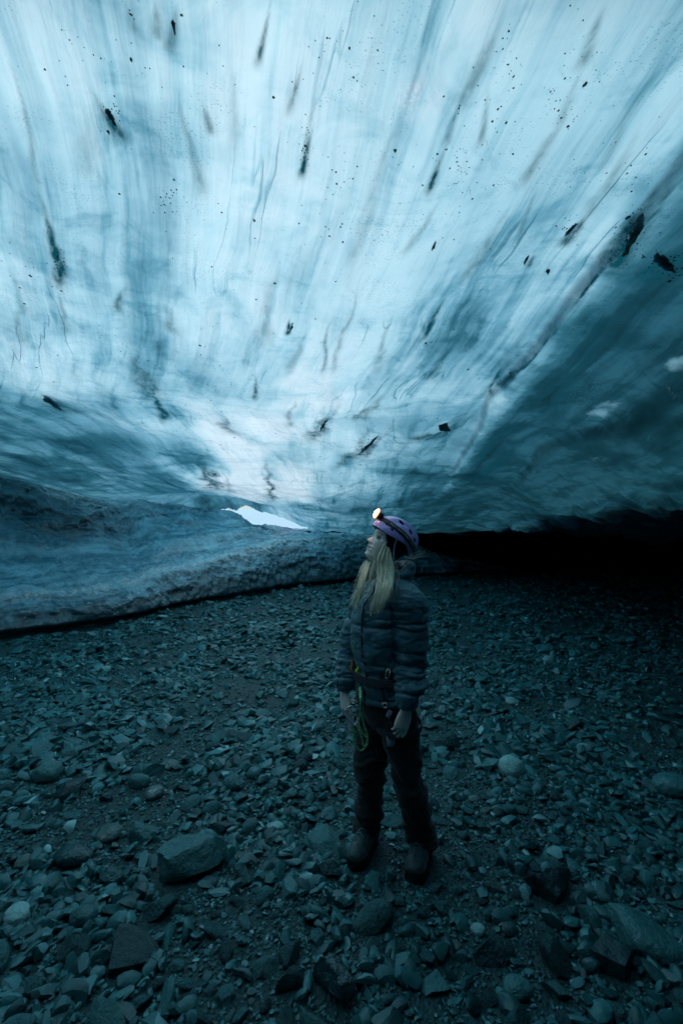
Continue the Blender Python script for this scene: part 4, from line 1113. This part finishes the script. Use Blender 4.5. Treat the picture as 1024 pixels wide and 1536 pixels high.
# ---------------- boots
for A0, toe in ((La, toeL), (Ra, toeR)):
    sd = np.cross(UP, toe); g0 = A0.copy(); g0[2] = 0
    gz = float(floor_z(*(g0+root_w)[:2]))
    heel = g0-toe*.075+UP*(gz+.018)
    bt = bpy.data.objects.new('boot', None); col.objects.link(bt); bt.parent = person; bt.location = heel
    a = Acc()
    ax_ = [0, .02, .07, .13, .19, .235, .262, .27]
    a.loft([heel+toe*x+UP*h for x, h in zip(ax_, [.045, .055, .066, .060, .046, .040, .036, .034])], [.020, .036, .041, .045, .051, .047, .034, .012], [.030, .052, .066, .060, .046, .038, .028, .010], side=sd, seg=28, n=50)
    a.loft([heel+toe*.07+UP*.05, heel+toe*.065+UP*.11, heel+toe*.06+UP*.165], [.042, .046, .050], [.050, .052, .056], side=sd, seg=24, n=20)
    bm_ = remesh(a.mesh('upper'), .004, 3, .5)
    V, N = getco(bm_); V[:, 2] = np.maximum(V[:, 2], gz+.016)
    fd = ((V-heel)@toe); V = V+N*(-.003*np.exp(-((fd-.205)/.006)**2)+.0022*fbm(V[:, 0]*25, V[:, 1]*25, V[:, 2]*25, o=3, seed=141)+.004*np.exp(-((V[:, 2]-gz-.035)/.005)**2))[:, None]
    setco(bm_, V-heel); fin(bm_, 'boot_upper', M_boot, bt)
    # sole: outline extruded, with lugs
    a = Acc(); n_ = 40; out = []
    for q in np.linspace(0, 2*np.pi, n_, endpoint=False):
        x = .135-.142*math.cos(q); wd = np.interp(x, [-.01, .0, .03, .10, .19, .25, .28], [.0, .030, .040, .040, .054, .044, .0])
        out.append(toe*x+sd*wd*np.sign(math.sin(q))*min(1, abs(math.sin(q))*2.2))
    out = np.array(out); lo_ = out*1.0-UP*.014; hi_ = out*1.02+UP*.016
    V_ = np.vstack([lo_, hi_, lo_.mean(0), hi_.mean(0)])
    F_ = [(i, (i+1) % n_, n_+(i+1) % n_, n_+i) for i in range(n_)]+[(2*n_, (i+1) % n_, i) for i in range(n_)]+[(2*n_+1, n_+i, n_+(i+1) % n_) for i in range(n_)]
    a.add(V_, F_); link('sole', a.mesh('sole', M_sole, False, .002), bt)
    a = Acc()
    for k in range(5):
        x = .085+.022*k; h = np.interp(x, [.07, .13, .19], [.140, .128, .104]); s2 = (-1)**k
        a.loft([toe*x-sd*.022*s2+UP*(h-.008), toe*(x+.006)+UP*(h+.006), toe*(x+.012)+sd*.022*s2+UP*(h-.010)], [.0028]*3, n=12, seg=6)
    cap = Acc(); cap.loft([toe*x+UP*h for x, h in zip([.212, .235, .262, .274], [.030, .030, .028, .026])], [.052, .051, .038, .012], [.030, .030, .024, .010], side=sd, seg=28, n=24)
    link('toe_cap', cap.mesh('toe_cap', M_sole), bt)
    col_ = Acc(); col_.loft([toe*.062+UP*.135, toe*.060+UP*.150, toe*.058+UP*.162], [.050, .054, .050], [.055, .060, .056], side=sd, seg=24, n=12); link('ankle_collar', col_.mesh('ankle_collar', M_knit), bt)
    link('lace', a.mesh('lace', M_lace), bt)

# ---------------- hair
def strands(specs, seed):
    g = np.random.default_rng(seed); a = Acc()
    for (cnt, tracks, r0) in specs:
        # tracks: list of stations, each (u0, v0, y0, u1, v1, y1): a strand keeps its fraction across
        for k in range(cnt):
            fr_ = np.clip(g.uniform(-.02, 1.02), 0, 1); ln = g.uniform(.80, 1.0); wv = g.normal(size=3)*.004; phs = g.uniform(0, 6)
            pts = []
            for i, (u0, v0, y0, u1, v1, y1) in enumerate(tracks):
                f = np.clip(fr_+g.normal()*.05*i, -.05, 1.05)
                p = W(u0+(u1-u0)*f, v0+(v1-v0)*f, y0+(y1-y0)*f)+g.normal(size=3)*np.array([.0022, .006, .003])*(i > 0)+wv*math.sin(i*1.3+phs)
                pts.append(p)
            pts = np.array(pts); C = catmull(pts, 26)
            C = C[:max(8, int(26*ln))]; m = len(C)
            T = np.gradient(C, axis=0); V_ = []; r = r0*g.uniform(.6, 1.25)
            for i in range(m):
                t_ = unit(T[i]); b1 = unit(np.cross(t_, [0, 1, 0.1])); b2 = np.cross(t_, b1); rr = r*(1-.75*(i/(m-1))**2.2)
                for q in (0, 1.571, 3.142, 4.712): V_.append(C[i]+(b1*math.cos(q)*1.3+b2*math.sin(q)*.8)*rr)
            F_ = [(i*4+j, i*4+(j+1) % 4, i*4+4+(j+1) % 4, i*4+4+j) for i in range(m-1) for j in range(4)]
            a.add(np.array(V_), F_)
    return a
near = [(578, 813, 2.262, 585, 830, 2.245), (567, 838, 2.235, 587, 845, 2.235), (567, 858, 2.215, 588, 862, 2.200), (566, 884, 2.155, 587, 880, 2.140), (560, 905, 2.140, 580, 898, 2.125), (553, 926, 2.140, 571, 922, 2.125)]
near2 = [(576, 815, 2.262, 584, 830, 2.25), (574, 840, 2.238, 588, 846, 2.232), (572, 862, 2.215, 589, 866, 2.20), (570, 885, 2.15, 588, 880, 2.14), (564, 900, 2.138, 584, 893, 2.128), (558, 912, 2.138, 578, 905, 2.128)]
midl = [(560, 836, 2.30, 570, 838, 2.27), (556, 850, 2.265, 566, 850, 2.25), (552, 868, 2.20, 562, 868, 2.19), (550, 888, 2.165, 560, 888, 2.155), (547, 905, 2.155, 556, 908, 2.148)]
farl = [(556, 838, 2.345, 561, 840, 2.33), (549, 847, 2.30, 554, 849, 2.29), (542, 866, 2.245, 549, 867, 2.23), (536, 884, 2.205, 545, 886, 2.19), (528, 902, 2.20, 539, 904, 2.18), (521, 916, 2.20, 536, 914, 2.175)]
lock = [(547, 842, 2.33, 551, 842, 2.31), (542, 850, 2.31, 546, 850, 2.30), (539, 857, 2.30, 542, 857, 2.29), (537, 864, 2.30, 540, 863, 2.29)]
wisp = [(606, 838, 2.26, 612, 836, 2.26), (615, 832, 2.26, 620, 838, 2.26), (625, 826, 2.27, 632, 836, 2.27), (634, 822, 2.28, 640, 834, 2.28)]
fly = [(560, 822, 2.26, 588, 830, 2.25), (556, 842, 2.24, 592, 846, 2.23), (556, 866, 2.20, 596, 868, 2.19), (552, 892, 2.14, 594, 890, 2.13), (546, 922, 2.13, 588, 915, 2.12)]
fly2 = [(548, 838, 2.33, 560, 840, 2.31), (540, 852, 2.29, 556, 854, 2.28), (533, 870, 2.23, 552, 872, 2.21), (524, 894, 2.19, 548, 898, 2.18), (515, 922, 2.19, 540, 922, 2.17)]
ha = strands([(250, near, .0016), (90, near2, .0016), (6, midl, .0010), (66, farl, .0017), (10, lock, .0011), (10, wisp, .0006), (16, fly, .0004), (10, fly2, .0004)], 5)
link('hair', ha.mesh('hair', M_hair), person)

# ---------------- harness
hr = bpy.data.objects.new('harness', None); col.objects.link(hr); hr.parent = person; hr.location = W(577, 1008)
HO = W(577, 1008)
def HR(name, a, mat, smooth=True, bevel=0): o = link(name, a.mesh(name, mat, smooth, bevel), hr); o.location = -Vector(HO); return o
def belt(cn, ra, rb, sd, fw, h, tilt=0.0, th=.004, n=72):
    a = Acc(); V_ = []
    for i in range(n):
        q = 2*np.pi*i/n; dirv = sd*math.cos(q)*ra+fw*math.sin(q)*rb; nrm = unit(sd*math.cos(q)/ra+fw*math.sin(q)/rb)
        c = cn+dirv+UP*tilt*math.sin(q)
        for dz_, do in ((-h, 0), (-h, th), (h, th), (h, 0)): V_.append(c+UP*dz_+nrm*do)
    F_ = [(i*4+j, i*4+(j+1) % 4, ((i+1) % n)*4+(j+1) % 4, ((i+1) % n)*4+j) for i in range(n) for j in range(4)]
    a.add(np.array(V_), F_); return a
HR('waist_belt', belt(W(577, 1009), .180, .146, LF, FW, .017, -.006, .007), M_webb, False)
HR('leg_loop', belt(Lh-UP*.05, .106, .102, unit([.8, -.6, 0]), unit([-.6, -.8, 0]), .013, -.014, .005), M_webb, False)
HR('leg_loop', belt(Rh-UP*.04, .106, .102, unit([.8, -.6, 0]), unit([-.6, -.8, 0]), .013, -.012, .005), M_webb, False)
def face_M(yaw=0, roll=0):
    Rz = Matrix.Rotation(yaw, 3, 'Z') @ Matrix.Rotation(roll, 3, 'Y'); return np.array(Rz)
def surf_y(objs, u, v):
    """nearest depth of the clothes along the photo ray"""
    d = Vector(ray(u, v)); best = 9
    for o in objs:
        hit, loc_, n_, i_ = o.ray_cast(Vector((0, 0, CH))-Vector(root_w), d)
        if hit: best = min(best, loc_[1]+RY)
    return best if best < 9 else 2.2
bpy.context.view_layer.update()
CL = [jacket, trousers]
def bucklep(u, v, w, h, roll, yaw=-.25):
    y = surf_y(CL, u, v)-.012; c = W(u, v, y); M3 = face_M(yaw, roll)
    a = Acc()
    for dz_ in (-1, 1): a.box(c+M3@np.array([0, 0, dz_*h]), np.array([w, .0022, .0022]), M3)
    for dx_ in (-1, 1): a.box(c+M3@np.array([dx_*w, 0, 0]), np.array([.0025, .0026, h]), M3)
    HR('metal_buckle', a, M_metal, True, .0008)
    a = Acc(); a.box(c+M3@np.array([0, .002, h*1.25]), np.array([w*1.25, .0022, .0028]), M3); a.box(c+M3@np.array([w*.3, .003, -h*1.2]), np.array([w*.8, .002, .0022]), M3)
    HR('trim', a, M_orange, True, .0008)
bucklep(581, 1011, .008, .019, .28); bucklep(577, 1058, .009, .010, -.2); bucklep(530, 1053, .012, .007, .2, -.4)
def plate(u, v, w, h, roll, nm, mat, yaw=-.25):
    y = surf_y(CL, u, v)-.010; c = W(u, v, y); a = Acc(); M3 = face_M(yaw, roll); a.box(c, np.array([w, .0025, h]), M3)
    a2 = Acc(); a2.box(c+M3@np.array([0, -.0035, h*.45]), np.array([w*.7, .001, .0016]), M3); o = HR(nm, a, mat, True, .0015)
    HR('stitched_label', a2, M_metal, False)
plate(583, 1071, .011, .019, .45, 'webbing_tail', M_tag); plate(586, 1112, .020, .024, -.04, 'gear_tag', M_tag); plate(548, 1016, .008, .004, .2, 'webbing_tail', M_tag)
# webbing straps between belt and leg loops
def strap(pts, w=.008):
    a = Acc(); P3 = [W(u, v, surf_y(CL, u, v)-.006) for u, v in pts]; a.loft(P3, [w]*len(P3), [.0016]*len(P3), side=np.array([1, 0, 0]), seg=8, n=30); HR('strap', a, M_webb)
strap([(569, 1012), (572, 1030), (575, 1045), (577, 1058)]); strap([(577, 1062), (583, 1075), (588, 1092), (586, 1102)], .006); strap([(545, 1018), (538, 1038), (531, 1052)])
a = Acc(); P3 = [W(u, v, surf_y(CL, u, v)-.004) for u, v in [(526, 990), (528, 996), (526, 1002), (528, 1007)]]; a.loft(P3, [.004, .0045, .0045, .003], n=20, seg=8); HR('gear_loop', a, M_orange)

# ---------------- lanyard held in the right hand: a thing of its own
ly = bpy.data.objects.new('climbing_lanyard', None); col.objects.link(ly)
LO = P(538, 1008, 2.2); ly.location = LO
tag(ly, 'looped green lanyard with lilac carabiner hanging from the harness front', 'lanyard')
def sy(u, v, k=.010): return min(surf_y(CL, u, v)-k, 2.34)
def LY(name, pts, r, mat, n=60, par=ly, taper=None):
    a = Acc(); P3 = np.array([P(u, v, y) for u, v, y in pts])-LO; rr = np.full(len(P3), r) if taper is None else np.array(taper)*r
    a.loft(P3, rr, seg=8, n=n); return link(name, a.mesh(name, mat), par)
yk = sy(538, 1008, .014)
LY('knot', [(533, 1004, yk), (537, 1010, yk-.008), (542, 1006, yk-.002), (538, 1002, yk-.004), (535, 1009, yk-.01), (541, 1012, yk-.004)], .0062, M_knot, 50)
LY('cord_tail', [(540, 1007, yk-.003), (548, 1008, yk-.006), (556, 1010, yk-.006), (560, 1011, yk-.005)], .0062, M_knot, 24, taper=[1, .9, .6, .3])
LY('thin_cord', [(529, 958, sy(529, 958, .004)), (530, 975, sy(530, 975, .004)), (532, 990, sy(532, 990, .004)), (537, 1003, yk-.004)], .0022, M_rope, 40)
y1 = 2.19
LY('cord', [(538, 1010, yk-.006), (540, 1025, yk-.02), (541.5, 1045, y1), (541, 1065, y1), (545, 1085, y1), (549, 1097, y1), (551, 1110, y1), (547, 1122, y1), (540, 1126, y1), (534, 1118, y1), (532, 1103, y1), (529, 1090, y1)], .0046, M_rope, 140)
LY('cord', [(537, 1010, yk-.010), (538.5, 1028, yk-.022), (540, 1048, y1-.008), (540, 1068, y1-.008), (538, 1082, y1-.008), (540, 1094, y1-.010), (546, 1103, y1-.010), (551, 1108, y1-.012), (550, 1118, y1-.01), (545, 1119, y1-.01), (543, 1108, y1-.01), (539, 1098, y1-.01), (534, 1087, y1-.006)], .0042, M_rope, 140)
LY('cord', [(530, 1084, y1-.004), (528, 1092, y1-.004), (531, 1100, y1-.004), (530, 1108, y1-.006)], .0048, M_rope, 30)
car = LY('carabiner', [(519, 1064, y1-.004), (518, 1067, y1-.004), (524, 1078, y1-.004), (529, 1086, y1-.004), (533, 1087, y1-.004), (537, 1082, y1-.004), (537, 1077, y1-.004)], .0062, M_caram, 60)
LY('gate', [(537, 1078, y1-.004), (535, 1070, y1-.004), (534, 1063, y1-.004), (527, 1059, y1-.004), (520, 1062, y1-.004)], .0034, M_metal, 40, car)
